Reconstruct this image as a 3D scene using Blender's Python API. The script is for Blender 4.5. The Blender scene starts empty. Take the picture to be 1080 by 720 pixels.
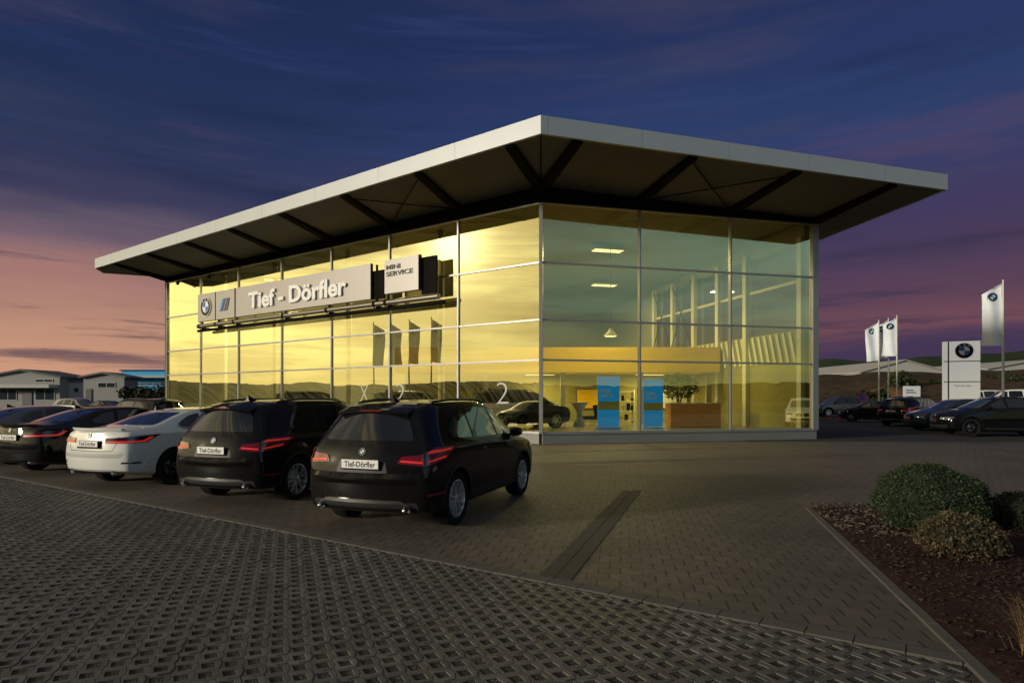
import bpy, bmesh, math, random
import numpy as np
from mathutils import Vector, Matrix
from mathutils.bvhtree import BVHTree
from mathutils.geometry import delaunay_2d_cdt
random.seed(7)
RNG = np.random.default_rng(11)
scene = bpy.context.scene
COL = scene.collection
F, HC, HY = 650.0, 1.65, 419.5          # focal length in photo pixels, eye height, horizon row

def G(x, y, z=0.0):                      # point of the level z seen at a photo pixel
    Y = (HC - z) * F / (y - HY)
    return Vector(((x - 540) / F * Y, Y, z))
def P(x, y, Y):
    return Vector(((x - 540) / F * Y, Y, HC + (HY - y) / F * Y))
def az(a):
    a = math.radians(a); return Vector((math.sin(a), math.cos(a), 0))
UP = Vector((0, 0, 1))

# ------------------------------------------------------------------ mesh helpers
def root_matrix(o):
    m = Matrix.Identity(4)
    while o is not None:
        m = o.matrix_basis @ m; o = o.parent
    return m

class MB:
    def __init__(self): self.v = []; self.f = []; self.mi = []; self.cur = 0
    def add(self, vs, fs, mi=None):
        b = len(self.v); self.v += [Vector(p) for p in vs]
        self.f += [[b + i for i in f] for f in fs]
        self.mi += [self.cur if mi is None else mi] * len(fs)
        return self
    def obox(self, c, ax, ay, az_, sx, sy, sz, mi=None):
        c = Vector(c); ax, ay, az_ = Vector(ax) * sx / 2, Vector(ay) * sy / 2, Vector(az_) * sz / 2
        vs = [c + ax * i + ay * j + az_ * k for i in (-1, 1) for j in (-1, 1) for k in (-1, 1)]
        fs = [(0, 1, 3, 2), (4, 6, 7, 5), (0, 4, 5, 1), (2, 3, 7, 6), (0, 2, 6, 4), (1, 5, 7, 3)]
        if ax.cross(ay).dot(az_) < 0: fs = [f[::-1] for f in fs]
        return self.add(vs, fs, mi)
    def box(self, c, s, mi=None): return self.obox(c, (1, 0, 0), (0, 1, 0), (0, 0, 1), *s, mi=mi)
    def bar(self, a, b, w, h, up=UP, mi=None):      # rectangular bar from a to b
        a, b = Vector(a), Vector(b); d = b - a; L = d.length; d.normalize()
        s = d.cross(up)
        if s.length < 1e-4: s = d.cross(Vector((1, 0, 0)))
        s.normalize(); u = s.cross(d)
        return self.obox((a + b) / 2, d, s, u, L, w, h, mi)
    def tube(self, pts, r, n=10, caps=True, mi=None):
        pts = [Vector(p) for p in pts]; rs = r if isinstance(r, (list, tuple)) else [r] * len(pts)
        vs = []; fs = []; ref = None
        for i, p in enumerate(pts):
            d = (pts[min(i + 1, len(pts) - 1)] - pts[max(i - 1, 0)]).normalized()
            if ref is None:
                ref = d.cross(UP if abs(d.z) < .9 else Vector((1, 0, 0))).normalized()
            else:
                ref = (ref - d * ref.dot(d)).normalized()
            q = d.cross(ref)
            for k in range(n):
                a = 2 * math.pi * k / n
                vs.append(p + (ref * math.cos(a) + q * math.sin(a)) * rs[i])
        for i in range(len(pts) - 1):
            for k in range(n):
                k2 = (k + 1) % n
                fs.append((i * n + k, i * n + k2, (i + 1) * n + k2, (i + 1) * n + k))
        if caps:
            fs.append(tuple(range(n))[::-1]); fs.append(tuple(range((len(pts) - 1) * n, len(pts) * n)))
        return self.add(vs, fs, mi)
    def lathe(self, prof, o, axis, n=24, mi=None):   # prof (radius, along axis)
        o = Vector(o); axis = Vector(axis).normalized()
        e = axis.cross(UP if abs(axis.z) < .9 else Vector((1, 0, 0))).normalized(); q = axis.cross(e)
        vs = []; fs = []
        for r, h in prof:
            for k in range(n):
                a = 2 * math.pi * k / n
                vs.append(o + axis * h + (e * math.cos(a) + q * math.sin(a)) * max(r, 1e-4))
        for i in range(len(prof) - 1):
            for k in range(n):
                k2 = (k + 1) % n
                fs.append((i * n + k, i * n + k2, (i + 1) * n + k2, (i + 1) * n + k))
        return self.add(vs, fs, mi)
    def prism(self, poly, o, U, V, D, mi=None):      # polygon in U,V extruded along vector D
        o, U, V, D = Vector(o), Vector(U), Vector(V), Vector(D)
        a = [o + U * x + V * y for x, y in poly]; b = [p + D for p in a]; n = len(a)
        area = sum(poly[i][0] * poly[(i + 1) % n][1] - poly[(i + 1) % n][0] * poly[i][1] for i in range(n))
        fs = [tuple(range(n))[::-1], tuple(range(n, 2 * n))] + [(i, (i + 1) % n, n + (i + 1) % n, n + i) for i in range(n)]
        if area * U.cross(V).dot(D) < 0: fs = [f[::-1] for f in fs]
        return self.add(a + b, fs, mi)
    def quad(self, a, b, c, d, mi=None): return self.add([a, b, c, d], [(0, 1, 2, 3)], mi)
    def build(self, name, mats, parent=None, smooth=None, world=False):
        me = bpy.data.meshes.new(name)
        vs = self.v
        if parent is not None and world:
            inv = root_matrix(parent).inverted(); vs = [inv @ v for v in vs]
        me.from_pydata([tuple(v) for v in vs], [], self.f)
        return link(name, me, mats, parent, smooth, self.mi)

def link(name, me, mats, parent=None, smooth=None, mi=None):
    if not isinstance(mats, (list, tuple)): mats = [mats]
    for m in mats: me.materials.append(m)
    if mi is not None and len(mats) > 1: me.polygons.foreach_set('material_index', mi)
    if smooth is not None:
        me.polygons.foreach_set('use_smooth', [True] * len(me.polygons))
        me.update(); me.set_sharp_from_angle(angle=math.radians(smooth))
    me.update()
    o = bpy.data.objects.new(name, me); COL.objects.link(o)
    if parent is not None: o.parent = parent
    return o

def empty(name, loc=(0, 0, 0), rz=0.0):
    o = bpy.data.objects.new(name, None); o.empty_display_size = .2
    o.location = loc; o.rotation_euler = (0, 0, rz); COL.objects.link(o); return o
def tag(o, label, cat, group=None):
    o['label'] = label; o['category'] = cat
    if group: o['group'] = group
    return o
def structure(o): o['kind'] = 'structure'; return o
def stuff(o): o['kind'] = 'stuff'; return o
def children(o): return [c for c in bpy.data.objects if c.parent is o]
def copy_tree(o, parent=None, kids=None):
    if kids is None:
        kids = {}
        for c in bpy.data.objects:
            if c.parent is not None: kids.setdefault(c.parent.name, []).append(c)
    c = o.copy(); COL.objects.link(c)
    if parent is not None: c.parent = parent
    for ch in kids.get(o.name, []): copy_tree(ch, c, kids)
    return c

_txt = {}
def text_mesh(s, size, depth=.0, res=3, sx=1.0, bold=0.0, space=1.0):    # verts, faces centred on x, baseline at 0
    cu = bpy.data.curves.new('lettering', 'FONT'); cu.body = s; cu.size = size; cu.extrude = depth
    cu.align_x = 'CENTER'; cu.resolution_u = res; cu.offset = bold; cu.space_character = space
    ob = bpy.data.objects.new('lettering', cu); COL.objects.link(ob)
    bpy.context.view_layer.update()
    dg = bpy.context.evaluated_depsgraph_get()
    me = bpy.data.meshes.new_from_object(ob.evaluated_get(dg))
    vs = [Vector((v.co.x * sx, v.co.y, v.co.z)) for v in me.vertices]; fs = [list(p.vertices) for p in me.polygons]
    bpy.data.objects.remove(ob); bpy.data.curves.remove(cu); bpy.data.meshes.remove(me)
    return vs, fs
def add_text(mb, s, o, U, V, size, depth=.004, sx=1.0, bold=0.0, mi=None, res=3, space=1.0):
    o, U, V = Vector(o), Vector(U).normalized(), Vector(V).normalized(); W = U.cross(V)
    vs, fs = text_mesh(s, size, depth, res, sx, bold, space)
    mb.add([o + U * p.x + V * p.y + W * p.z for p in vs], fs, mi)

# ------------------------------------------------------------------ materials
def principled(name):
    m = bpy.data.materials.new(name); m.use_nodes = True
    nt = m.node_tree; b = nt.nodes['Principled BSDF']
    return m, nt, b
def N(nt, t, **kw):
    n = nt.nodes.new(t)
    for k, v in kw.items():
        if k.startswith('in_'):
            key = k[3:]; key = int(key) if key.isdigit() else key.replace('_', ' ')
            n.inputs[key].default_value = v
        else: setattr(n, k, v)
    return n
def L(nt, a, b): nt.links.new(a, b)
class E:                                              # arithmetic on sockets
    def __init__(s, nt, sock): s.nt = nt; s.s = sock
    def op(s, o, b=None, c=None):
        n = s.nt.nodes.new('ShaderNodeMath'); n.operation = o; L(s.nt, s.s, n.inputs[0])
        for i, q in ((1, b), (2, c)):
            if q is None: continue
            if isinstance(q, E): L(s.nt, q.s, n.inputs[i])
            else: n.inputs[i].default_value = q
        return E(s.nt, n.outputs[0])
    def __add__(s, b): return s.op('ADD', b)
    def __sub__(s, b): return s.op('SUBTRACT', b)
    def __mul__(s, b): return s.op('MULTIPLY', b)
    def __truediv__(s, b): return s.op('DIVIDE', b)
    def floor(s): return s.op('FLOOR')
    def frac(s): return s.op('FRACT')
    def mod(s, b): return s.op('FLOORED_MODULO', b)
    def lt(s, b): return s.op('LESS_THAN', b)
    def gt(s, b): return s.op('GREATER_THAN', b)
    def mx(s, b): return s.op('MAXIMUM', b)
    def mn(s, b): return s.op('MINIMUM', b)
    def smooth(s, a, b):
        n = s.nt.nodes.new('ShaderNodeMapRange'); n.interpolation_type = 'SMOOTHSTEP'
        L(s.nt, s.s, n.inputs[0]); n.inputs[1].default_value = a; n.inputs[2].default_value = b
        return E(s.nt, n.outputs[0])
def ramp(nt, fac, stops, interp='LINEAR'):
    r = nt.nodes.new('ShaderNodeValToRGB'); r.color_ramp.interpolation = interp
    els = r.color_ramp.elements
    while len(els) < len(stops): els.new(.5)
    for e, (p, c) in zip(els, stops):
        e.position = p; e.color = (c[0], c[1], c[2], 1) if len(c) == 3 else c
    L(nt, fac.s if isinstance(fac, E) else fac, r.inputs[0]); return r.outputs[0]
def mixc(nt, fac, a, b, mode='MIX'):
    n = nt.nodes.new('ShaderNodeMix'); n.data_type = 'RGBA'; n.blend_type = mode
    for i, q in ((0, fac), (6, a), (7, b)):
        if isinstance(q, E): q = q.s
        if isinstance(q, bpy.types.NodeSocket): L(nt, q, n.inputs[i])
        elif i == 0: n.inputs[0].default_value = q
        else: n.inputs[i].default_value = (q[0], q[1], q[2], 1)
    return n.outputs[2]
def noise(nt, vec, scale, detail=4, rough=.55, out=0):
    n = N(nt, 'ShaderNodeTexNoise', in_Scale=scale, in_Detail=detail, in_Roughness=rough)
    if vec is not None: L(nt, vec, n.inputs['Vector'])
    return n.outputs[out]
def bump(nt, b, h, strength, dist):
    n = N(nt, 'ShaderNodeBump', in_Strength=strength, in_Distance=dist)
    L(nt, h.s if isinstance(h, E) else h, n.inputs['Height']); L(nt, n.outputs[0], b.inputs['Normal']); return n
def objco(nt): return nt.nodes.new('ShaderNodeTexCoord').outputs['Object']

def mat(name, col, rough=.5, metal=0.0, spec=.5, coat=0.0, var=0.0, vscale=3.0, bmp=0.0, bscale=40., emit=None, estr=0.0, rvar=0.0):
    m, nt, b = principled(name)
    b.inputs['Base Color'].default_value = (*col, 1); b.inputs['Roughness'].default_value = rough
    b.inputs['Metallic'].default_value = metal; b.inputs['Specular IOR Level'].default_value = spec
    b.inputs['Coat Weight'].default_value = coat; b.inputs['Coat Roughness'].default_value = .03
    if var or bmp or rvar: co = objco(nt)
    if var:
        f = noise(nt, co, vscale, 5)
        L(nt, mixc(nt, f, [c * (1 - var) for c in col], [min(1, c * (1 + var)) for c in col]), b.inputs['Base Color'])
    if rvar:
        f = E(nt, noise(nt, co, vscale * 1.7, 4))
        L(nt, (f * (2 * rvar) + (rough - rvar)).s, b.inputs['Roughness'])
    if bmp: bump(nt, b, noise(nt, co, bscale, 3), .6, bmp)
    if emit: b.inputs['Emission Color'].default_value = (*emit, 1); b.inputs['Emission Strength'].default_value = estr
    return m

M = {}
M['paint_black'] = mat('black_car_paint', (.004, .004, .0045), .5, spec=.03, coat=.6, rvar=.03, vscale=2)
M['paint_brown'] = mat('dark_brown_metallic_paint', (.0058, .0055, .0052), .5, spec=.03, coat=.65, rvar=.04, vscale=2)
M['paint_white'] = mat('white_car_paint', (.74, .74, .70), .3, coat=1, var=.02)
M['paint_grey'] = mat('grey_car_paint', (.10, .105, .11), .28, metal=.5, coat=1)
M['paint_silver'] = mat('silver_car_paint', (.32, .33, .33), .3, metal=.6, coat=1)
M['paint_blue'] = mat('slate_blue_car_paint', (.03, .05, .075), .28, metal=.4, coat=1)
M['car_glass'] = mat('car_glass', (.010, .012, .013), .03, spec=.8, coat=.6)
M['car_glass_light'] = mat('car_glass_light', (.018, .026, .028), .03, spec=.9, coat=1); M['car_glass_light'].node_tree.nodes['Principled BSDF'].inputs['IOR'].default_value = 1.9
M['rubber'] = mat('tyre_rubber', (.012, .012, .012), .85, spec=.15, bmp=.002, bscale=90)
M['plastic'] = mat('black_plastic', (.010, .010, .010), .55, bmp=.001, bscale=200)
M['gloss_black'] = mat('gloss_black', (.006, .006, .006), .08)
M['chrome'] = mat('chrome', (.62, .62, .60), .18, metal=1)
M['alloy'] = mat('alloy_wheel', (.68, .70, .71), .3, metal=.75)
M['alloy_dark'] = mat('dark_alloy_wheel', (.03, .03, .032), .35, metal=.7)
M['satin_silver'] = mat('satin_silver_trim', (.42, .41, .38), .38, metal=.6)
M['lamp_red'] = mat('red_lamp_glass', (.16, .006, .008), .10, coat=1)
M['lamp_red_lit'] = mat('lit_red_lamp', (.62, .03, .025), .22, emit=(1, .05, .035), estr=.22)
M['lamp_dark'] = mat('smoked_lamp_glass', (.035, .004, .005), .08, coat=1)
M['lamp_clear'] = mat('clear_lamp_glass', (.30, .32, .34), .08, metal=.6, coat=1)
M['white_plate'] = mat('white_plate', (.80, .80, .77), .4)
M['ink'] = mat('black_ink', (.012, .012, .012), .5)
M['logo_blue'] = mat('logo_blue', (.02, .18, .55), .5, spec=.25)
M['logo_white'] = mat('logo_white', (.82, .82, .80), .5, spec=.25)
M['logo_black'] = mat('logo_black', (.010, .010, .012), .5, spec=.2)

def roundel(mb, o, U, V, r, t=.02, letters=True, n=40):
    """blue and white quartered disc in a black ring; materials 0 silver 1 black 2 blue 3 white"""
    o, U, V = Vector(o), Vector(U).normalized(), Vector(V).normalized(); W = U.cross(V)
    def ring(r0, r1, h0, h1, mi):
        vs = []; fs = []
        for rr, h in ((r0, h0), (r1, h1)):
            for k in range(n):
                a = 2 * math.pi * k / n; vs.append(o + (U * math.cos(a) + V * math.sin(a)) * rr + W * h)
        for k in range(n):
            k2 = (k + 1) % n; fs.append((k, n + k, n + k2, k2))
        mb.add(vs, fs, mi)
    ring(r, r, t, 0, 0); ring(r * .955, r, t, t, 0); ring(r * .60, r * .955, t * .9, t * .9, 1); ring(r * .955, r * .956, t * .9, t, 0)
    ring(r * .565, r * .60, t, t, 0)
    q = n // 4
    for s in range(4):
        vs = [o + W * t * .95] + [o + (U * math.cos(2 * math.pi * (s * q + k) / n) + V * math.sin(2 * math.pi * (s * q + k) / n)) * r * .566 + W * t * .95 for k in range(q + 1)]
        mb.add(vs, [(0, k + 1, k + 2) for k in range(q)], 3 if s % 2 == 0 else 2)
    if letters:
        for ch, a in (('B', 128), ('M', 90), ('W', 52)):
            a = math.radians(a); d = U * math.cos(a) + V * math.sin(a); tt = U * math.sin(a) - V * math.cos(a)
            add_text(mb, ch, o + d * r * .675 + W * t, tt, d, r * .30, t * .1, mi=3, res=2, bold=r * .004)
ROUNDEL = [M['chrome'], M['logo_black'], M['logo_blue'], M['logo_white']]
# ------------------------------------------------------------------ cars
COLS = (-1, -.86, -.45, 0, .45, .86, 1)
def cage_mesh(st, bow0, bow1, crown):
    """st: list of stations, each a list of (x, halfwidth, z) per level; returns a smooth closed bmesh"""
    ns, nk, nc = len(st), len(st[0]), len(COLS)
    bm = bmesh.new(); vid = {}
    def vert(i, j, k):
        key = (i, j, k)
        if key not in vid:
            x, w, z = st[i][k]; c = COLS[j]
            edge = 1 - abs(c) ** 2.2
            if i == 0: x -= bow0 * edge
            if i == ns - 1: x += bow1 * edge
            if k == nk - 1:
                z += crown[i][0] * edge; x += crown[i][1] * edge
            vid[key] = bm.verts.new((x, c * w, z))
        return vid[key]
    def face(*q): bm.faces.new([vert(*p) for p in q])
    for i in range(ns - 1):
        for k in range(nk - 1):
            face((i, 0, k), (i, 0, k + 1), (i + 1, 0, k + 1), (i + 1, 0, k))
            face((i, nc - 1, k), (i + 1, nc - 1, k), (i + 1, nc - 1, k + 1), (i, nc - 1, k + 1))
        for j in range(nc - 1):
            face((i, j, nk - 1), (i, j + 1, nk - 1), (i + 1, j + 1, nk - 1), (i + 1, j, nk - 1))
            face((i, j, 0), (i + 1, j, 0), (i + 1, j + 1, 0), (i, j + 1, 0))
    for k in range(nk - 1):
        for j in range(nc - 1):
            face((0, j, k), (0, j + 1, k), (0, j + 1, k + 1), (0, j, k + 1))
            face((ns - 1, j, k), (ns - 1, j, k + 1), (ns - 1, j + 1, k + 1), (ns - 1, j + 1, k))
    cl = bm.edges.layers.float.new('crease_edge')
    def crease(a, b, val):
        e = bm.edges.get((vid[a], vid[b]))
        if e is not None: e[cl] = val
    for i in range(ns - 1):
        for j in (0, nc - 1):
            crease((i, j, 4), (i + 1, j, 4), .72); crease((i, j, 1), (i + 1, j, 1), .6); crease((i, j, nk - 1), (i + 1, j, nk - 1), .25)
    for i, vals in ((0, (.55, .3, .6)), (ns - 1, (.5, .3, .3))):
        for k, val in ((1, vals[0]), (4, vals[1]), (nk - 1, vals[2])):
            for j in range(nc - 1): crease((i, j, k), (i, j + 1, k), val)
    bmesh.ops.recalc_face_normals(bm, faces=bm.faces)
    return bm

def finish_body(bm, cutters, mats):
    """subdivide, cut the wheel arches, return a plain mesh"""
    me = bpy.data.meshes.new('body'); bm.to_mesh(me); bm.free()
    for m in mats: me.materials.append(m)
    ob = bpy.data.objects.new('body', me); COL.objects.link(ob)
    ob.modifiers.new('s', 'SUBSURF').levels = 3
    tmp = []
    for c in cutters:
        cm = bpy.data.meshes.new('cut'); cm.from_pydata([tuple(v) for v in c.v], [], c.f)
        for m in mats: cm.materials.append(m)
        cm.polygons.foreach_set('material_index', [1] * len(cm.polygons))
        co = bpy.data.objects.new('cut', cm); COL.objects.link(co); tmp.append(co)
        b = ob.modifiers.new('b', 'BOOLEAN'); b.operation = 'DIFFERENCE'; b.solver = 'EXACT'; b.object = co
    bpy.context.view_layer.update()
    dg = bpy.context.evaluated_depsgraph_get()
    out = bpy.data.meshes.new_from_object(ob.evaluated_get(dg))
    bpy.data.objects.remove(ob); bpy.data.meshes.remove(me)
    for t in tmp: bpy.data.objects.remove(t)
    return out

def frame(kind, s=1, ang=40):
    if kind == 'side': return Vector((0, 3 * s, 0)), Vector((1, 0, 0)), UP, Vector((0, -s, 0))
    if kind == 'rear': return Vector((-5, 0, 0)), Vector((0, 1, 0)), UP, Vector((1, 0, 0))
    if kind == 'front': return Vector((5, 0, 0)), Vector((0, 1, 0)), UP, Vector((-1, 0, 0))
    if kind == 'top': return Vector((0, 0, 4)), Vector((1, 0, 0)), Vector((0, 1, 0)), Vector((0, 0, -1))
    a = math.radians(ang)
    if kind == 'rcorner':
        D = Vector((math.cos(a), -s * math.sin(a), 0)); U = Vector((s * math.sin(a), math.cos(a), 0)); return D * -5, U, UP, D
    if kind == 'fcorner':
        D = Vector((-math.cos(a), -s * math.sin(a), 0)); U = Vector((-s * math.sin(a), math.cos(a), 0)); return D * -5, U, UP, D
def rounded(poly, r, n=3):
    out = []; m = len(poly)
    for i in range(m):
        p0, p, p1 = Vector(poly[i - 1]), Vector(poly[i]), Vector(poly[(i + 1) % m])
        d0, d1 = (p0 - p), (p1 - p); rr = min(r, d0.length * .45, d1.length * .45)
        a, b = p + d0.normalized() * rr, p + d1.normalized() * rr
        for k in range(n + 1):
            t = k / n; out.append(tuple(a * (1 - t) ** 2 + p * 2 * t * (1 - t) + b * t * t))
    return out
def patch(name, bvh, poly, fr, m, parent, off=.004, step=.07, thick=.015):
    O, U, V, D = fr
    pts = []; n = len(poly)
    for i in range(n):
        a, b = Vector(poly[i]), Vector(poly[(i + 1) % n]); k = max(1, int((b - a).length / step))
        pts += [a.lerp(b, t / k) for t in range(k)]
    nb = len(pts)
    x0, x1 = min(p.x for p in pts), max(p.x for p in pts); y0, y1 = min(p.y for p in pts), max(p.y for p in pts)
    gx = max(1, int((x1 - x0) / step)); gy = max(1, int((y1 - y0) / step))
    inner = [Vector((x0 + (x1 - x0) * (i + .5) / gx, y0 + (y1 - y0) * (j + .5) / gy)) for i in range(gx) for j in range(gy)]
    def near_edge(q): return min((q - p).length for p in pts) < step * .35
    inner = [q for q in inner if not near_edge(q)]
    vs, es, fs, *_ = delaunay_2d_cdt(pts + inner, [], [list(range(nb))], 1, 1e-6)
    out = []
    for p in vs:
        s = O + U * p.x + V * p.y
        h, nrm, *_ = bvh.ray_cast(s, D)
        if h is None or nrm.dot(D) > .05:
            h2, nrm, *_ = bvh.find_nearest(s + D * (4.0 if abs(D.z) < .5 else 2.9)); h = h2
        out.append((h + nrm * off, nrm))
    mb = MB()
    fs = [list(f) for f in fs]
    used = sorted({i for f in fs for i in f}); ix = {a: b for b, a in enumerate(used)}
    out = [out[i] for i in used]; fs = [[ix[i] for i in f] for f in fs]
    if fs:
        a, b, c = [out[i][0] for i in fs[0][:3]]
        if (b - a).cross(c - a).dot(D) > 0: fs = [f[::-1] for f in fs]
    mb.add([o[0] for o in out], fs)
    cnt = {}
    for f in fs:
        for i in range(len(f)):
            e = (f[i], f[(i + 1) % len(f)]); cnt[e] = 1
    base = len(mb.v); rim = [e for e in cnt if (e[1], e[0]) not in cnt]; ids = {}
    for e in rim:
        for i in e:
            if i not in ids: ids[i] = base + len(ids); mb.v.append(out[i][0] - out[i][1] * thick)
    for a, b in rim: mb.f.append([b, a, ids[a], ids[b]]); mb.mi.append(0)
    return mb.build(name, m, parent, smooth=50)
def ribbon(line, w):                              # thin strip polygon along a 2-D polyline
    L_ = [Vector(p) for p in line]; a = []; b = []
    for i, p in enumerate(L_):
        d = (L_[min(i + 1, len(L_) - 1)] - L_[max(i - 1, 0)]).normalized(); q = Vector((-d.y, d.x)) * w / 2
        a.append(tuple(p + q)); b.append(tuple(p - q))
    return a + b[::-1]

def make_wheel_meshes(R, W, rim_m, style):
    t = MB(); rr = R * .70
    prof = [(rr, -W * .40), (R * .80, -W * .5), (R * .95, -W * .49), (R * .99, -W * .38), (R, -W * .2), (R, W * .2), (R * .99, W * .38), (R * .95, W * .49), (R * .80, W * .5), (rr, W * .40)]
    t.lathe(prof, (0, 0, 0), (0, 1, 0), 40)
    r = MB()
    r.lathe([(rr * 1.01, W * .44), (rr * .97, W * .45), (rr * .93, W * .38), (rr * .92, -W * .3)], (0, 0, 0), (0, 1, 0), 40, 0)
    r.lathe([(.001, W * .02), (rr * .93, W * .02)], (0, 0, 0), (0, 1, 0), 32, 1)       # dark brake behind
    r.lathe([(rr * .60, W * .06), (rr * .60, W * .10), (.001, W * .10)], (0, 0, 0), (0, 1, 0), 28, 2)
    r.lathe([(rr * .24, W * .05), (rr * .23, W * .36), (rr * .17, W * .40), (.001, W * .40)], (0, 0, 0), (0, 1, 0), 20, 0)
    n = 5
    for k in range(n):
        for dlt in ((-.17, .17) if style == 'twin' else (-.1, .1)):
            a = 2 * math.pi * k / n + math.pi / 2
            a0, a1 = a + dlt * .75, a + dlt * (1.45 if style == 'twin' else 2.2)
            p0 = Vector((math.cos(a0) * rr * .16, W * .33, math.sin(a0) * rr * .16)); p1 = Vector((math.cos(a1) * rr * .96, W * .40, math.sin(a1) * rr * .96))
            r.bar(p0, p1, rr * .105, W * .12, up=Vector((0, 1, 0)), mi=0)
    tm = t.build('tyre', M['rubber'], None, 40); rm = r.build('rim', [rim_m, M['gloss_black'], M['alloy']], None, 35)
    a, b = tm.data, rm.data
    bpy.data.objects.remove(tm); bpy.data.objects.remove(rm)
    return a, b

SPEC = {}
def lv(xs, ws, zs): return list(zip(xs, ws, zs))
SPEC['suv'] = dict(
  axles=(-1.33, 1.33), R=.345, half=.905, bow0=.13, bow1=.20,
  st=[
   lv((-2.00, -2.10, -2.135, -2.12, -2.06, -2.03, -1.80), (.70, .80, .83, .82, .785, .75, .53), (.25, .29, .56, .82, 1.02, 1.09, 1.50)),
   lv((-1.97, -2.04, -2.07, -2.05, -1.99, -1.96, -1.75), (.74, .845, .875, .865, .83, .785, .555), (.24, .28, .56, .82, 1.03, 1.10, 1.535)),
   lv((-1.75, -1.75, -1.75, -1.75, -1.72, -1.68, -1.50), (.80, .885, .905, .895, .88, .82, .58), (.24, .30, .58, .82, 1.035, 1.10, 1.572)),
   lv((-1.33, -1.33, -1.33, -1.33, -1.33, -1.30, -1.10), (.82, .89, .912, .90, .888, .83, .595), (.22, .28, .56, .82, 1.03, 1.09, 1.592)),
   lv((-.70,) * 7, (.82, .885, .905, .892, .884, .83, .60), (.22, .28, .55, .82, 1.015, 1.075, 1.60)),
   lv((0,) * 7, (.82, .885, .905, .892, .884, .83, .595), (.22, .28, .54, .81, 1.0, 1.06, 1.598)),
   lv((.62, .62, .62, .62, .58, .52, .38), (.82, .885, .905, .892, .884, .825, .575), (.22, .28, .54, .80, .985, 1.04, 1.575)),
   lv((1.02, 1.02, 1.02, 1.02, 1.0, .95, .66), (.82, .885, .905, .892, .884, .82, .56), (.22, .28, .54, .79, .975, 1.03, 1.48)),
   lv((1.33, 1.33, 1.33, 1.33, 1.33, 1.30, 1.25), (.82, .89, .91, .90, .865, .81, .68), (.22, .28, .54, .79, .955, 1.005, 1.055)),
   lv((1.72,) * 7, (.80, .885, .90, .89, .85, .77, .60), (.24, .30, .54, .78, .92, .965, .99)),
   lv((2.02, 2.05, 2.06, 2.06, 2.03, 2.0, 1.98), (.74, .82, .84, .83, .79, .70, .54), (.26, .32, .54, .74, .86, .905, .925)),
   lv((2.06, 2.12, 2.15, 2.14, 2.10, 2.07, 2.03), (.64, .72, .75, .75, .72, .64, .48), (.28, .34, .54, .71, .81, .85, .87))],
  crown=[(.02, -.05), (.025, -.05), (.03, -.03), (.03, 0), (.03, 0), (.03, 0), (.03, .04), (.04, .10), (.03, .12), (.03, .03), (.02, .05), (.02, .05)])
SPEC['sedan'] = dict(
  axles=(-1.425, 1.425), R=.335, half=.905, bow0=.15, bow1=.22,
  st=[
   lv((-2.18, -2.29, -2.32, -2.30, -2.27, -2.255, -2.24), (.66, .76, .80, .79, .75, .70, .60), (.28, .34, .55, .80, .98, 1.03, 1.055)),
   lv((-2.14, -2.22, -2.25, -2.23, -2.19, -2.17, -2.15), (.72, .825, .86, .85, .81, .76, .65), (.26, .32, .55, .80, .99, 1.045, 1.075)),
   lv((-1.85, -1.86, -1.86, -1.86, -1.84, -1.83, -1.82), (.80, .88, .905, .892, .872, .80, .66), (.22, .28, .55, .80, 1.0, 1.05, 1.085)),
   lv((-1.60, -1.60, -1.60, -1.60, -1.58, -1.56, -1.54), (.81, .89, .912, .90, .885, .81, .62), (.20, .27, .55, .80, 1.0, 1.05, 1.135)),
   lv((-1.30, -1.30, -1.30, -1.30, -1.28, -1.24, -1.14), (.82, .89, .912, .90, .888, .818, .585), (.19, .26, .54, .80, .995, 1.045, 1.275)),
   lv((-.85, -.85, -.85, -.85, -.85, -.82, -.70), (.82, .885, .905, .892, .884, .82, .575), (.18, .25, .53, .79, .985, 1.035, 1.40)),
   lv((-.15,) * 7, (.82, .885, .905, .892, .884, .82, .59), (.18, .25, .52, .78, .965, 1.015, 1.432)),
   lv((.40, .40, .40, .40, .38, .36, .22), (.82, .885, .905, .892, .884, .82, .58), (.18, .25, .52, .77, .95, .995, 1.415)),
   lv((.80, .80, .80, .80, .78, .74, .56), (.82, .885, .905, .892, .882, .815, .575), (.18, .25, .52, .76, .935, .98, 1.31)),
   lv((1.25, 1.25, 1.25, 1.25, 1.25, 1.22, 1.17), (.82, .888, .908, .90, .86, .79, .63), (.19, .26, .52, .75, .905, .95, .985)),
   lv((1.70,) * 7, (.80, .88, .90, .89, .845, .75, .56), (.20, .27, .52, .73, .855, .895, .92)),
   lv((2.02, 2.05, 2.06, 2.06, 2.03, 2.0, 1.98), (.74, .82, .84, .82, .77, .68, .50), (.22, .29, .48, .67, .78, .82, .84)),
   lv((2.06, 2.13, 2.16, 2.15, 2.10, 2.07, 2.03), (.62, .70, .74, .73, .69, .60, .44), (.24, .30, .47, .64, .73, .765, .78))],
  crown=[(.02, -.05), (.025, -.05), (.03, -.06), (.02, -.10), (.03, -.12), (.03, -.05), (.03, 0), (.03, .03), (.04, .12), (.03, .14), (.03, .03), (.02, .05), (.02, .05)])

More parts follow.
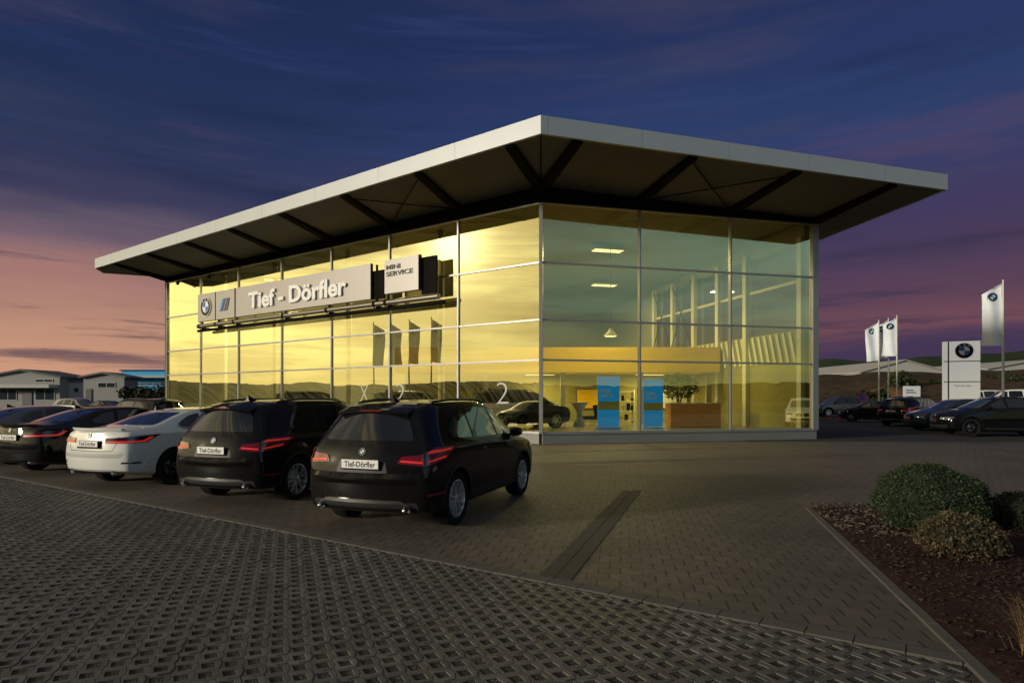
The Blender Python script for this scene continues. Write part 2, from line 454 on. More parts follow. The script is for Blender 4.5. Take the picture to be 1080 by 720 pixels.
def ledge(name, bvh, half, z0, z1, z2, z3, out, paint, root):
    ys = np.linspace(-half, half, 25); rows = []
    for z, o in ((z0, -.002), (z1, out), (z2, out * .92), (z3, -.002)):
        r = []
        for y in ys:
            h, *_ = bvh.ray_cast(Vector((-5, y, z)), Vector((1, 0, 0))); e = 1 - (abs(y) / half) ** 6
            r.append(Vector((h.x - o * e if o > 0 else h.x + .002, y, z)))
        rows.append(r)
    mb = MB(); n = len(ys); mb.add([p for r in rows for p in r], [(k * n + i, k * n + i + 1, (k + 1) * n + i + 1, (k + 1) * n + i) for k in range(3) for i in range(n - 1)])
    return mb.build(name, M[paint], root, smooth=25)
CAR_CACHE = {}
def build_car(name, kind, paint, rim='alloy', plate=True, lights_lit=True, tint='car_glass'):
    S = SPEC[kind]; suv = kind == 'suv'
    root = empty(name)
    cut = []
    for ax in S['axles']:
        for s in (-1, 1):
            c = MB(); c.lathe([(.0, s * .52), (S['R'] + .055, s * .52), (S['R'] + .055, s * 1.2), (.0, s * 1.2)], (ax, 0, S['R'] + .005), (0, 1, 0), 40)
            if s < 0: c.f = [f[::-1] for f in c.f]
            cut.append(c)
    bm = cage_mesh(S['st'], S['bow0'], S['bow1'], S['crown'])
    me = finish_body(bm, cut, [M[paint], M['plastic']])
    bmt = bmesh.new(); bmt.from_mesh(me); bvh = BVHTree.FromBMesh(bmt); bmt.free()
    me.polygons.foreach_set('use_smooth', [True] * len(me.polygons)); me.update(); me.set_sharp_from_angle(angle=math.radians(40))
    body = bpy.data.objects.new('body', me); COL.objects.link(body); body.parent = root
    pt = lambda nm, poly, fr, m, par=root, r=.0, **k: patch(nm, bvh, rounded(poly, r) if r else poly, fr, M[m], par, **k)
    SR = lambda poly, s: poly
    # ---- glazing
    for s in (-1, 1):
        sd = frame('side', s)
        if suv:
            pt('side_window', [(.30, 1.085), (.93, 1.065), (.66, 1.30), (.42, 1.475), (.30, 1.495)], sd, tint, r=.03)
            pt('side_window', [(-.66, 1.10), (.22, 1.087), (.22, 1.50), (-.20, 1.515), (-.60, 1.505)], sd, tint, r=.03)
            pt('side_window', [(-1.42, 1.20), (-1.30, 1.13), (-.73, 1.105), (-.68, 1.50), (-.95, 1.48), (-1.25, 1.38)], sd, tint, r=.04)
            pt('window_trim', ribbon([(-1.44, 1.155), (-1.28, 1.10), (.22, 1.062), (.98, 1.04)], .018), sd, 'gloss_black')
            pt('sill_trim', [(-.86, .27), (.86, .27), (.86, .40), (-.86, .40)], sd, 'plastic', r=.02)
            for ax in S['axles']:
                c = [(ax + math.cos(a) * (S['R'] + .062), S['R'] + math.sin(a) * (S['R'] + .062)) for a in np.linspace(-.12, math.pi + .12, 22)]
                d = [(ax + math.cos(a) * (S['R'] + .10), S['R'] + math.sin(a) * (S['R'] + .10)) for a in np.linspace(-.12, math.pi + .12, 22)]
                pt('wheel_arch_trim', c + d[::-1], sd, 'plastic', off=.006)
            hz, hx = .945, (-.52, .42)
            seams = [[(.26, .42), (.255, .75), (.26, 1.06)], [(-.70, .42), (-.72, .70), (-.70, 1.08)], [(1.0, .42), (1.03, .70), (.98, 1.03)]]
        else:
            pt('side_window', [(.26, 1.035), (.88, 1.01), (.62, 1.19), (.30, 1.335), (.20, 1.355), (.18, 1.04)], sd, tint, r=.025)
            pt('side_window', [(-.62, 1.055), (.10, 1.042), (.12, 1.36), (-.20, 1.372), (-.52, 1.36)], sd, tint, r=.025)
            pt('side_window', [(-1.20, 1.13), (-1.14, 1.085), (-.70, 1.058), (-.60, 1.345), (-.85, 1.30), (-1.10, 1.19)], sd, tint, r=.03)
            pt('window_trim', ribbon([(-1.24, 1.10), (-1.12, 1.06), (-.6, 1.03), (.2, 1.015), (.93, .99)], .014), sd, 'gloss_black')
            pt('sill_trim', [(-.98, .24), (.98, .24), (.98, .33), (-.98, .33)], sd, 'plastic', r=.02)
            hz, hx = .91, (-.62, .36)
            seams = [[(.15, .36), (.14, .70), (.16, 1.02)], [(-.80, .50), (-.86, .80), (-.70, 1.04)], [(.98, .36), (1.02, .70), (.95, .99)]]
        for ln in seams: pt('panel_gap', ribbon(ln, .011), sd, 'gloss_black', off=.0015, thick=.003, step=.05)
        for x in hx:
            h = MB(); hit, nr, *_ = bvh.ray_cast(Vector((x, 3 * s, hz)), Vector((0, -s, 0)))
            h.tube([hit + Vector((-.11, -s * .01, 0)), hit + Vector((-.085, s * .028, .003)), hit + Vector((.07, s * .03, .006)), hit + Vector((.11, -s * .01, .006))], .013, 8)
            h.build('door_handle', M[paint], root, 50)
        # mirror
        mx_, mz = (.86, 1.06) if suv else (.80, 1.02)
        hit, *_ = bvh.ray_cast(Vector((mx_, 3 * s, mz)), Vector((0, -s, 0)))
        m_ = MB(); o = hit + Vector((-.02, s * .11, .045))
        m_.lathe([(.001, -.09), (.05, -.085), (.085, -.04), (.09, .02), (.075, .07), (.001, .08)], o, (0, 1, 0), 12)
        for i in range(len(m_.v)):
            v = m_.v[i] - o; m_.v[i] = o + Vector((v.x * (.75 if v.x > 0 else .45), v.y * 1.25, v.z * .82))
        m_.bar(hit + Vector((0, -s * .04, -.015)), hit + Vector((0, s * .06, .015)), .07, .03)
        m_.build('mirror', M['gloss_black'], root, 60)
    # ---- rear
    rr = frame('rear')
    if suv:
        pt('rear_window', [(-.62, 1.13), (.62, 1.13), (.54, 1.30), (.445, 1.455), (-.445, 1.455), (-.54, 1.30)], rr, 'car_glass', r=.04)
        sp = MB()                                                 # roof spoiler
        for sg in (0,):
            ys = np.linspace(-.505, .505, 9)
            top = [Vector((-1.72, y, 1.578 - .04 * (abs(y) / .505) ** 2)) for y in ys]; tip = [Vector((-2.02 + .05 * (abs(y) / .505) ** 2, y, 1.505 - .035 * (abs(y) / .505) ** 2)) for y in ys]
            tip2 = [p + Vector((.005, 0, -.035)) for p in tip]; und = [Vector((-1.80, y, 1.45 - .03 * (abs(y) / .505) ** 2)) for y in ys]
            n = len(ys); sp.add(top + tip + tip2 + und, [(r * n + i, r * n + i + 1, (r + 1) * n + i + 1, (r + 1) * n + i) for r in range(3) for i in range(n - 1)] + [(0, n, 2 * n, 3 * n), (n - 1, 4 * n - 1, 3 * n - 1, 2 * n - 1)])
        sp.build('roof_spoiler', M[paint], root, 40)
        bl = MB(); bl.box((-2.012, 0, 1.492), (.02, .30, .018)); bl.build('brake_light', M['lamp_red'], root)
        wp = MB(); wp.tube([(-2.075, .02, 1.125), (-2.06, -.12, 1.15), (-2.035, -.42, 1.17)], .012, 6); wp.build('rear_wiper', M['plastic'], root, 60)
        pt('boot_lid_gap', ribbon([(-.72, 1.09), (-.70, .80), (-.64, .64), (.64, .64), (.70, .80), (.72, 1.09)], .012), rr, 'gloss_black', off=.0015, thick=.003)
        pt('plate_recess', [(-.36, .745), (.36, .745), (.31, .90), (-.31, .90)], rr, 'plastic', r=.03, off=.002)
        ledge('bumper_step', bvh, .74, .745, .69, .665, .60, .05, paint, root)
        pt('bumper_band', [(-.70, .515), (.70, .515), (.63, .635), (-.63, .635)], rr, 'gloss_black', r=.03, off=.003)
        pt('lower_bumper', [(-.74, .28), (.74, .28), (.72, .40), (-.72, .40)], rr, 'plastic', r=.03, off=.006)
        pt('skid_strip', [(-.64, .365), (-.52, .385), (.52, .385), (.64, .365), (.52, .425), (-.52, .425)], rr, 'chrome', r=.02, off=.016)
        for s in (-1, 1):
            cr = frame('rcorner', s, 38)
            cx = lambda p: ((p[0] - .615) * s, p[1])
            # lamp in the corner view: outer element and inner element on the tailgate
            lamp = pt('tail_light', [cx(p) for p in [(-.36, .865), (-.06, .835), (.30, .90), (.43, 1.03), (.10, 1.045), (-.10, .965), (-.30, .945)]], cr, 'lamp_red', r=.02, off=.012)
            pt('light_bar', [cx(p) for p in [(-.32, .88), (-.07, .862), (-.07, .885), (-.31, .902)]], cr, 'lamp_red_lit', lamp, off=.018, thick=.006)
            pt('light_bar', [cx(p) for p in [(-.02, .872), (.25, .915), (.27, .94), (-.01, .895)]], cr, 'lamp_red_lit', lamp, off=.018, thick=.006)
            pt('light_bar', [cx(p) for p in [(-.02, .975), (.34, 1.00), (.37, 1.023), (.04, 1.015)]], cr, 'lamp_red_lit', lamp, off=.018, thick=.006)
            pt('lamp_divider', [cx(p) for p in [(-.055, .83), (-.035, .83), (-.035, 1.0), (-.055, .98)]], cr, 'gloss_black', lamp, off=.019, thick=.008)
            pt('reflector', [cx(p) for p in [(-.02, .475), (.26, .475), (.25, .505), (-.01, .505)]], cr, 'lamp_red', off=.01, r=.008)
            hx_ = bvh.ray_cast(Vector((-5, s * .60, .35)), Vector((1, 0, 0)))[0].x - .035; ex = MB(); ex.lathe([(.03, .04), (.037, .03), (.050, 0), (.050, .2)], (hx_, s * .60, .315), (1, 0, 0), 20, 0); ex.lathe([(.034, .04), (.0, .05)], (hx_, s * .60, .315), (1, 0, 0), 16, 1)
            ex.build('exhaust_pipe', [M['chrome'], M['ink']], root, 40)
            rl = MB(); rl.tube([(-1.45, s * .545, 1.575), (-1.35, s * .55, 1.60), (-.9, s * .56, 1.628), (0, s * .555, 1.628), (.25, s * .545, 1.60), (.35, s * .535, 1.575)], .017, 8); rl.build('roof_rail', M['plastic'], root, 60)
        ey, pz = .995, .845
        fin_x = -1.35; fz = 1.61
    else:
        pt('rear_window', [(-.575, 1.135), (.575, 1.135), (.47, 1.36), (-.47, 1.36)], rr, 'car_glass_light', r=.04)
        lip = MB(); ys = np.linspace(-.62, .62, 11); n = 11                       # boot-lid lip
        a = [Vector((-2.20 - .14 * (1 - (abs(y) / .62) ** 2), y, 1.085)) for y in ys]; b = [p + Vector((-.09, 0, .022)) for p in a]; c = [p + Vector((-.085, 0, -.02)) for p in a]; d = [p + Vector((-.02, 0, -.05)) for p in a]
        lip.add(a + b + c + d, [(r * n + i, r * n + i + 1, (r + 1) * n + i + 1, (r + 1) * n + i) for r in range(3) for i in range(n - 1)] + [(0, n, 2 * n, 3 * n), (n - 1, 4 * n - 1, 3 * n - 1, 2 * n - 1)])
        lip.build('boot_lip', M[paint], root, 40)
        pt('boot_lid_gap', ribbon([(-.62, 1.04), (-.60, .86), (-.52, .70), (.52, .70), (.60, .86), (.62, 1.04)], .010), rr, 'gloss_black', off=.0015, thick=.003)
        pt('plate_recess', [(-.33, .735), (.33, .735), (.30, .885), (-.30, .885)], rr, 'gloss_black', r=.02, off=.002)
        ledge('bumper_step', bvh, .74, .70, .655, .635, .57, .04, paint, root)
        pt('diffuser', [(-.58, .275), (.58, .275), (.52, .36), (-.52, .36)], rr, 'plastic', r=.03, off=.006)
        for s in (-1, 1):
            cr = frame('rcorner', s, 40); cx = lambda p: ((p[0] - .83) * s, p[1])
            lamp = pt('tail_light', [cx(p) for p in [(-.42, .835), (.22, .845), (.36, .95), (.42, .985), (.02, .955), (-.42, .925)]], cr, 'lamp_dark', r=.015, off=.010)
            pt('light_bar', [cx(p) for p in [(-.40, .842), (.20, .852), (.32, .945), (.26, .945), (.17, .885), (-.40, .872)]], cr, 'lamp_red_lit', lamp, off=.016, thick=.006)
            pt('bumper_slot', [cx(p) for p in [(-.16, .475), (.16, .475), (.14, .505), (-.14, .505)]], cr, 'gloss_black', off=.004, r=.01)
            pt('bumper_crease', [cx(p) for p in [(.20, .34), (.30, .62), (.27, .63), (.15, .36)]], cr, paint, off=.012, thick=.02)
            ex = MB(); ex.lathe([(.034, .04), (.042, .03), (.055, 0), (.055, .15)], (-2.365, s * .52, .315), (1, 0, 0), 20, 0); ex.lathe([(.034, .04), (.0, .05)], (-2.365, s * .52, .315), (1, 0, 0), 16, 1)
            ex.build('exhaust_pipe', [M['chrome'], M['ink']], root, 40)
        ey, pz = .975, .82
        fin_x = -.95; fz = 1.41
    # emblem and plate on the rear
    h, nr, *_ = bvh.ray_cast(Vector((-5, 0, ey)), Vector((1, 0, 0)))
    em = MB(); V_ = (UP - nr * nr.dot(UP)).normalized(); roundel(em, h, V_.cross(nr) * 1, V_, .045, .012, letters=False, n=24)
    em.build('emblem', ROUNDEL, root)
    if plate:
        h, nr, *_ = bvh.ray_cast(Vector((-5, 0, pz)), Vector((1, 0, 0)))
        x = h.x - .024; pl = MB(); pl.box((x + .008, 0, pz), (.016, .535, .125)); pf = pl.build('plate_holder', M['gloss_black'], root)
        pl = MB(); pl.box((x - .003, 0, pz + .006), (.006, .515, .105)); lp = pl.build('licence_plate', M['white_plate'], root)
        tx = MB(); add_text(tx, 'Tief-Dörfler', (x - .0065, 0, pz - .028), (0, -1, 0), UP, .095, .0006, sx=.92, bold=.0022)
        tx.build('lettering', M['ink'], lp)
    fn = MB(); fn.add([(fin_x - .12, 0, fz + .09), (fin_x - .14, .035, fz - .01), (fin_x - .14, -.035, fz - .01), (fin_x + .10, 0, fz - .005), (fin_x - .05, .03, fz + .02), (fin_x - .05, -.03, fz + .02)],
                      [(0, 2, 1), (0, 1, 4), (0, 4, 3), (0, 3, 5), (0, 5, 2), (1, 2, 5, 3, 4)]); fn.build('antenna', M['gloss_black'], root, 60)
    # ---- front
    ff = frame('front')
    if suv:
        pt('windscreen', [(-.70, 1.10), (.70, 1.10), (.55, 1.46), (.0, 1.50), (-.55, 1.46)], ff, 'car_glass_light', r=.05)
        for s in (-1, 1):
            pt('grille', [(s * .03, .60), (s * .30, .60), (s * .33, .74), (s * .27, .80), (s * .04, .80)], ff, 'gloss_black', r=.03, off=.012)
            pt('headlight', [(s * (q - .95), z) for q, z in ((-.30, .70), (.02, .69), (.16, .80), (-.28, .79))], frame('fcorner', s, 45), 'lamp_clear', r=.03, off=.008)
        pt('air_intake', [(-.55, .36), (.55, .36), (.62, .52), (-.62, .52)], ff, 'plastic', r=.03)
        ez = .86
    else:
        pt('windscreen', [(-.66, 1.03), (.66, 1.03), (.53, 1.33), (0, 1.36), (-.53, 1.33)], ff, 'car_glass_light', r=.05)
        for s in (-1, 1):
            pt('grille', [(s * .03, .50), (s * .26, .50), (s * .34, .62), (s * .27, .70), (s * .04, .70)], ff, 'gloss_black', r=.03, off=.012)
            pt('headlight', [(s * (q - .95), z) for q, z in ((-.34, .61), (.04, .60), (.22, .71), (-.30, .69))], frame('fcorner', s, 42), 'lamp_clear', r=.03, off=.008)
        pt('air_intake', [(-.60, .28), (.60, .28), (.66, .42), (-.66, .42)], ff, 'plastic', r=.03)
        ez = .755
    h, nr, *_ = bvh.ray_cast(Vector((5, 0, ez)), Vector((-1, 0, 0)))
    if h is not None:
        em = MB(); V_ = (UP - nr * nr.dot(UP)).normalized(); roundel(em, h, V_.cross(nr), V_, .042, .010, letters=False, n=20); em.build('emblem', ROUNDEL, root)
    # ---- wheels
    key = ('wheel', kind, rim)
    if key not in CAR_CACHE: CAR_CACHE[key] = make_wheel_meshes(S['R'], .235, M[rim], 'twin' if suv else 'y')
    tm, rm = CAR_CACHE[key]
    for ax in S['axles']:
        for s in (-1, 1):
            w = empty('wheel', (ax, s * (S['half'] - .135), S['R']), 0 if s > 0 else math.pi); w.parent = root
            for nm, d in (('tyre', tm), ('rim', rm)):
                o = bpy.data.objects.new(nm, d); COL.objects.link(o); o.parent = w; o.rotation_euler.y = .3 + ax
    return root
def place_car(o, p, heading):                      # p: ground point under the middle of the wheelbase
    o.location = (p[0], p[1], p[2] if len(p) > 2 else 0); o.rotation_euler = (0, 0, math.radians(90 - heading))
    return o
# ------------------------------------------------------------------ scene materials
def asphalt_mat():
    m, nt, b = principled('asphalt'); co = objco(nt)
    f = noise(nt, co, .35, 5); g = noise(nt, co, 60, 3)
    c = mixc(nt, f, (.030, .029, .028), (.055, .052, .048)); c = mixc(nt, g, c, (.075, .07, .065), 'MIX') if False else c
    L(nt, c, b.inputs['Base Color']); b.inputs['Roughness'].default_value = .85; b.inputs['Specular IOR Level'].default_value = .2
    bump(nt, b, g, .5, .006); return m
def paving_mat():
    m, nt, b = principled('block_paving'); co = objco(nt)
    s = N(nt, 'ShaderNodeSeparateXYZ'); L(nt, co, s.inputs[0]); x, y = E(nt, s.outputs[0]), E(nt, s.outputs[1])
    wob = E(nt, noise(nt, co, 1.3, 2)) * .02
    a = math.radians(10)
    u = x * math.cos(a) - y * math.sin(a) + wob; v = x * math.sin(a) + y * math.cos(a) + wob
    W = .21; row = (v / W).floor(); uu = u / W + row.mod(2.0) * .5
    fu, fv = uu.frac(), (v / W).frac()
    c = N(nt, 'ShaderNodeCombineXYZ'); L(nt, uu.floor().s, c.inputs[0]); L(nt, row.s, c.inputs[1])
    wn = N(nt, 'ShaderNodeTexWhiteNoise'); L(nt, c.outputs[0], wn.inputs['Vector']); rnd = E(nt, wn.outputs['Value'])
    head = E(nt, noise(nt, co, 7, 2)).smooth(.30, .62) * .06 + .034
    hm = fu.op('LESS_THAN', head); bm_ = fv.lt(.03)
    big = E(nt, noise(nt, co, .42, 5, .6)); mid = noise(nt, co, 9, 4)
    base = mixc(nt, rnd, (.094, .075, .056), (.136, .110, .084))
    base = mixc(nt, mid, base, (.070, .058, .046)); base = mixc(nt, big.smooth(.46, .70) * .75, base, (.050, .042, .033))
    base = mixc(nt, bm_ * .70, base, (.05, .042, .034)); base = mixc(nt, hm * .92, base, (.014, .012, .010))
    L(nt, base, b.inputs['Base Color'])
    L(nt, (E(nt, mid) * .3 + .50).s, b.inputs['Roughness'])
    h = (hm.mx(bm_ * .55) * -1.0) + rnd * .25 + E(nt, noise(nt, co, 90, 2)) * .25
    bump(nt, b, h, .8, .012); return m
def concrete_paver_mat():
    m, nt, b = principled('concrete_paver'); co = objco(nt)
    f = noise(nt, co, 1.1, 5); g = noise(nt, co, 14, 4); k = E(nt, noise(nt, co, .30, 4))
    c = mixc(nt, f, (.105, .098, .086), (.165, .155, .136)); c = mixc(nt, E(nt, g) * .55, c, (.072, .068, .060))
    gi = N(nt, 'ShaderNodeNewGeometry'); rv = E(nt, gi.outputs['Random Per Island']); c = mixc(nt, rv * .80, c, (.066, .060, .052)); c = mixc(nt, rv.gt(.93) * .5, c, (.19, .18, .165))
    c = mixc(nt, k.smooth(.45, .68) * .60, c, (.056, .050, .041))
    L(nt, c, b.inputs['Base Color']); L(nt, (E(nt, g) * .3 + .48).s, b.inputs['Roughness'])
    bump(nt, b, noise(nt, co, 120, 3), .5, .004); return m
def gravel_mat():
    m, nt, b = principled('gravel_fill'); co = objco(nt)
    v = N(nt, 'ShaderNodeTexVoronoi', in_Scale=75.0); L(nt, co, v.inputs['Vector'])
    sp = N(nt, 'ShaderNodeSeparateColor'); L(nt, v.outputs['Color'], sp.inputs[0])
    c = ramp(nt, sp.outputs[0], [(0, (.018, .015, .011)), (.75, (.048, .041, .031)), (.94, (.085, .075, .058)), (1, (.24, .21, .17))])
    moss = E(nt, noise(nt, co, 2.5, 3)).smooth(.5, .65); c = mixc(nt, moss * .6, c, (.018, .024, .010))
    L(nt, c, b.inputs['Base Color']); b.inputs['Roughness'].default_value = .9
    bump(nt, b, v.outputs['Distance'], .8, .012); return m
def earth_mat(name, a, c2, scale=.05, c3=None):
    m, nt, b = principled(name); co = objco(nt)
    f = noise(nt, co, scale, 7, .6); g = noise(nt, co, scale * 9, 4)
    c = mixc(nt, E(nt, f).smooth(.35, .65), a, c2)
    if c3: c = mixc(nt, E(nt, g).smooth(.5, .6) * .8, c, c3)
    L(nt, c, b.inputs['Base Color']); b.inputs['Roughness'].default_value = .95; b.inputs['Specular IOR Level'].default_value = .1
    return m
def glass_mat(name, tint, refl, base):
    m = bpy.data.materials.new(name); m.use_nodes = True; nt = m.node_tree; nt.nodes.clear()
    out = nt.nodes.new('ShaderNodeOutputMaterial')
    t = N(nt, 'ShaderNodeBsdfTransparent'); t.inputs[0].default_value = (*tint, 1)
    g = N(nt, 'ShaderNodeBsdfGlossy', in_Roughness=0.0); g.inputs[0].default_value = (*refl, 1)
    lw = N(nt, 'ShaderNodeLayerWeight', in_Blend=.5); fac = (E(nt, lw.outputs['Facing']) * .70 + base).mn(1.0)
    bp = N(nt, 'ShaderNodeBump', in_Strength=.10, in_Distance=.02); L(nt, noise(nt, objco(nt), .55, 1), bp.inputs['Height']); L(nt, bp.outputs[0], g.inputs['Normal'])
    mx = N(nt, 'ShaderNodeMixShader'); L(nt, fac.s, mx.inputs[0]); L(nt, t.outputs[0], mx.inputs[1]); L(nt, g.outputs[0], mx.inputs[2]); L(nt, mx.outputs[0], out.inputs[0])
    return m
def wood_mat():
    m, nt, b = principled('oak_veneer'); co = objco(nt)
    mp = N(nt, 'ShaderNodeMapping'); mp.inputs['Scale'].default_value = (1.2, 1.2, 14); L(nt, co, mp.inputs[0])
    f = noise(nt, mp.outputs[0], 2.2, 5); c = ramp(nt, f, [(.3, (.30, .12, .03)), (.55, (.55, .25, .07)), (.75, (.68, .36, .12))])
    L(nt, c, b.inputs['Base Color']); b.inputs['Roughness'].default_value = .4; return m
def foliage_mat(name, a, c2, scale=6.0, spec=.25):
    m, nt, b = principled(name); co = objco(nt)
    c = mixc(nt, E(nt, noise(nt, co, scale, 4)).smooth(.35, .65), a, c2)
    oi = N(nt, 'ShaderNodeNewGeometry'); r = oi.outputs['Random Per Island']
    c = mixc(nt, E(nt, r) * .6, c, [q * .45 for q in a]); L(nt, c, b.inputs['Base Color'])
    b.inputs['Roughness'].default_value = .6; b.inputs['Specular IOR Level'].default_value = spec; return m
def soffit_mat():
    m, nt, b = principled('soffit_cladding'); co = objco(nt)
    s = N(nt, 'ShaderNodeSeparateXYZ'); L(nt, co, s.inputs[0])
    u = E(nt, s.outputs[0]) * math.cos(math.radians(14)) + E(nt, s.outputs[1]) * math.sin(math.radians(14))
    st = (u / .30).frac(); ln = st.lt(.06)
    c = mixc(nt, noise(nt, co, .5, 4), (.36, .355, .34), (.43, .42, .40)); c = mixc(nt, ln * .7, c, (.06, .05, .04))
    L(nt, c, b.inputs['Base Color']); b.inputs['Roughness'].default_value = .6
    bump(nt, b, ln * -1.0, .6, .01); return m
def fascia_mat():
    m, nt, b = principled('aluminium_fascia'); co = objco(nt)
    s = N(nt, 'ShaderNodeSeparateXYZ'); L(nt, co, s.inputs[0]); u = E(nt, s.outputs[0])
    ln = (u / 2.9).frac().lt(.007)
    c = mixc(nt, noise(nt, co, .8, 5), (.37, .395, .41), (.43, .455, .475)); c = mixc(nt, ln * .6, c, (.15, .15, .14))
    L(nt, c, b.inputs['Base Color']); b.inputs['Roughness'].default_value = .42; b.inputs['Metallic'].default_value = .15; return m

M['asphalt'] = asphalt_mat(); M['paving'] = paving_mat(); M['paver'] = concrete_paver_mat(); M['gravel'] = gravel_mat()
M['mulch'] = earth_mat('bark_mulch', (.026, .014, .011), (.044, .024, .018), 6, (.015, .009, .007))
M['chips'] = foliage_mat('bark_chips', (.050, .028, .022), (.028, .017, .014), 9)
M['pebble'] = foliage_mat('pale_pebbles', (.15, .12, .095), (.09, .075, .06), 9)
M['earth'] = earth_mat('dark_ground', (.030, .028, .022), (.050, .045, .032), .03)
M['fields'] = earth_mat('green_fields', (.020, .040, .012), (.050, .070, .022), .006, (.028, .040, .016))
M['scrub'] = earth_mat('brown_scrub', (.055, .038, .020), (.085, .055, .030), .06, (.022, .026, .012))
M['clay'] = earth_mat('bare_clay', (.10, .052, .028), (.145, .072, .038), .15)
M['wood_ridge'] = earth_mat('wooded_ridge', (.006, .008, .004), (.016, .020, .008), .05)
M['glass'] = glass_mat('coated_glass', (.73, .69, .35), (1.0, .97, .57), .22)
M['glass_plain'] = glass_mat('plain_glass', (.75, .80, .80), (.9, .95, 1.0), .05)
M['mullion'] = mat('grey_aluminium', (.30, .30, .29), .4, metal=.35, var=.1)
M['frame_dark'] = mat('dark_aluminium', (.10, .10, .10), .45, metal=.3, var=.15)
M['plinth'] = mat('plinth_panel', (.24, .235, .22), .55, var=.12, vscale=1.2)
M['fascia'] = fascia_mat(); M['soffit'] = soffit_mat()
M['steel_dark'] = mat('dark_steel', (.010, .009, .008), .85, spec=.06, var=.2)
M['roofing'] = mat('grey_roofing', (.16, .16, .16), .8, var=.2)
M['cream'] = mat('cream_wall', (.30, .295, .25), .8, var=.05)
M['white_col'] = mat('white_column', (.74, .72, .62), .6)
M['yellow'] = mat('yellow_wall', (.80, .50, .01), .6, var=.05)
M['olive'] = mat('olive_wall', (.27, .25, .08), .7, var=.15); M['decal'] = mat('frosted_film', (.52, .52, .48), .6); M['floor'] = mat('tile_floor', (.20, .19, .15), .25, var=.06)
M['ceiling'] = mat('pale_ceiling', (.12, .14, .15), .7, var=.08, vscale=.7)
M['lamp'] = mat('lit_lamp', (.9, .9, .85), .5, emit=(1, .93, .72), estr=2.2)
M['sign_grey'] = mat('sign_panel_grey', (.36, .335, .315), .38, metal=.2, var=.03)
M['sign_white'] = mat('sign_letter_white', (.86, .86, .83), .4)
M['stripe_l'] = mat('stripe_light_blue', (.10, .38, .72), .4); M['stripe_d'] = mat('stripe_navy', (.02, .05, .20), .4); M['stripe_g'] = mat('stripe_grey', (.16, .17, .19), .4)
M['tube_metal'] = mat('rail_tube', (.24, .22, .19), .35, metal=.7)
M['banner'] = mat('blue_banner', (.012, .20, .62), .5, emit=(.0, .22, 1.0), estr=.75)  # glow added so the blue carries through the yellow-tinted glass
M['wood'] = wood_mat()
M['pot'] = mat('white_pot', (.60, .58, .50), .5)
M['leaf_in'] = foliage_mat('indoor_leaf', (.05, .08, .02), (.10, .12, .03))
M['box_leaf'] = foliage_mat('boxwood_leaf', (.024, .044, .016), (.042, .068, .024), 5, .3)
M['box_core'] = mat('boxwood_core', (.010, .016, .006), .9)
M['dry_leaf'] = foliage_mat('dry_shrub_leaf', (.065, .056, .028), (.105, .075, .040), 7)
M['dark_leaf'] = foliage_mat('dark_shrub_leaf', (.011, .016, .007), (.018, .026, .010), 6)
M['straw'] = foliage_mat('dry_grass_blade', (.22, .13, .06), (.30, .20, .10), 5)
M['tree_leaf'] = foliage_mat('tree_leaf', (.022, .032, .010), (.045, .055, .018), .6)
M['bark'] = mat('tree_bark', (.05, .04, .03), .9, var=.3)
M['flag'] = mat('flag_cloth', (.76, .82, .88), .75, var=.04)
M['pole'] = mat('flagpole_white', (.62, .62, .58), .4)
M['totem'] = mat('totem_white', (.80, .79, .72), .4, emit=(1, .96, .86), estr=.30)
M['groove'] = mat('totem_groove', (.10, .10, .10), .5)
M['hall_grey'] = mat('hall_cladding', (.26, .26, .25), .6, var=.12, vscale=.3)
M['hall_light'] = mat('hall_light_panel', (.46, .46, .43), .6, var=.1, vscale=.3)
M['hall_blue'] = mat('hall_blue_cladding', (.012, .42, .80), .55, var=.12, vscale=.3)
M['hall_blue_d'] = mat('hall_dark_blue', (.02, .06, .26), .55, var=.1)
M['hall_roof'] = mat('hall_roof', (.10, .10, .10), .7, var=.15)
M['hall_glass'] = mat('hall_window', (.03, .04, .05), .08)
M['whitehall'] = mat('pale_metal_roof', (.42, .40, .36), .6, var=.1, vscale=.1)
M['sign_red'] = mat('traffic_red', (.55, .02, .02), .4); M['sign_blue'] = mat('traffic_blue', (.03, .08, .40), .4)
M['kerb'] = mat('concrete_kerb', (.080, .073, .063), .8, var=.2, bmp=.003)
M['drain'] = mat('dark_drain_stone', (.040, .034, .027), .75, var=.3, vscale=6, bmp=.004, bscale=60)

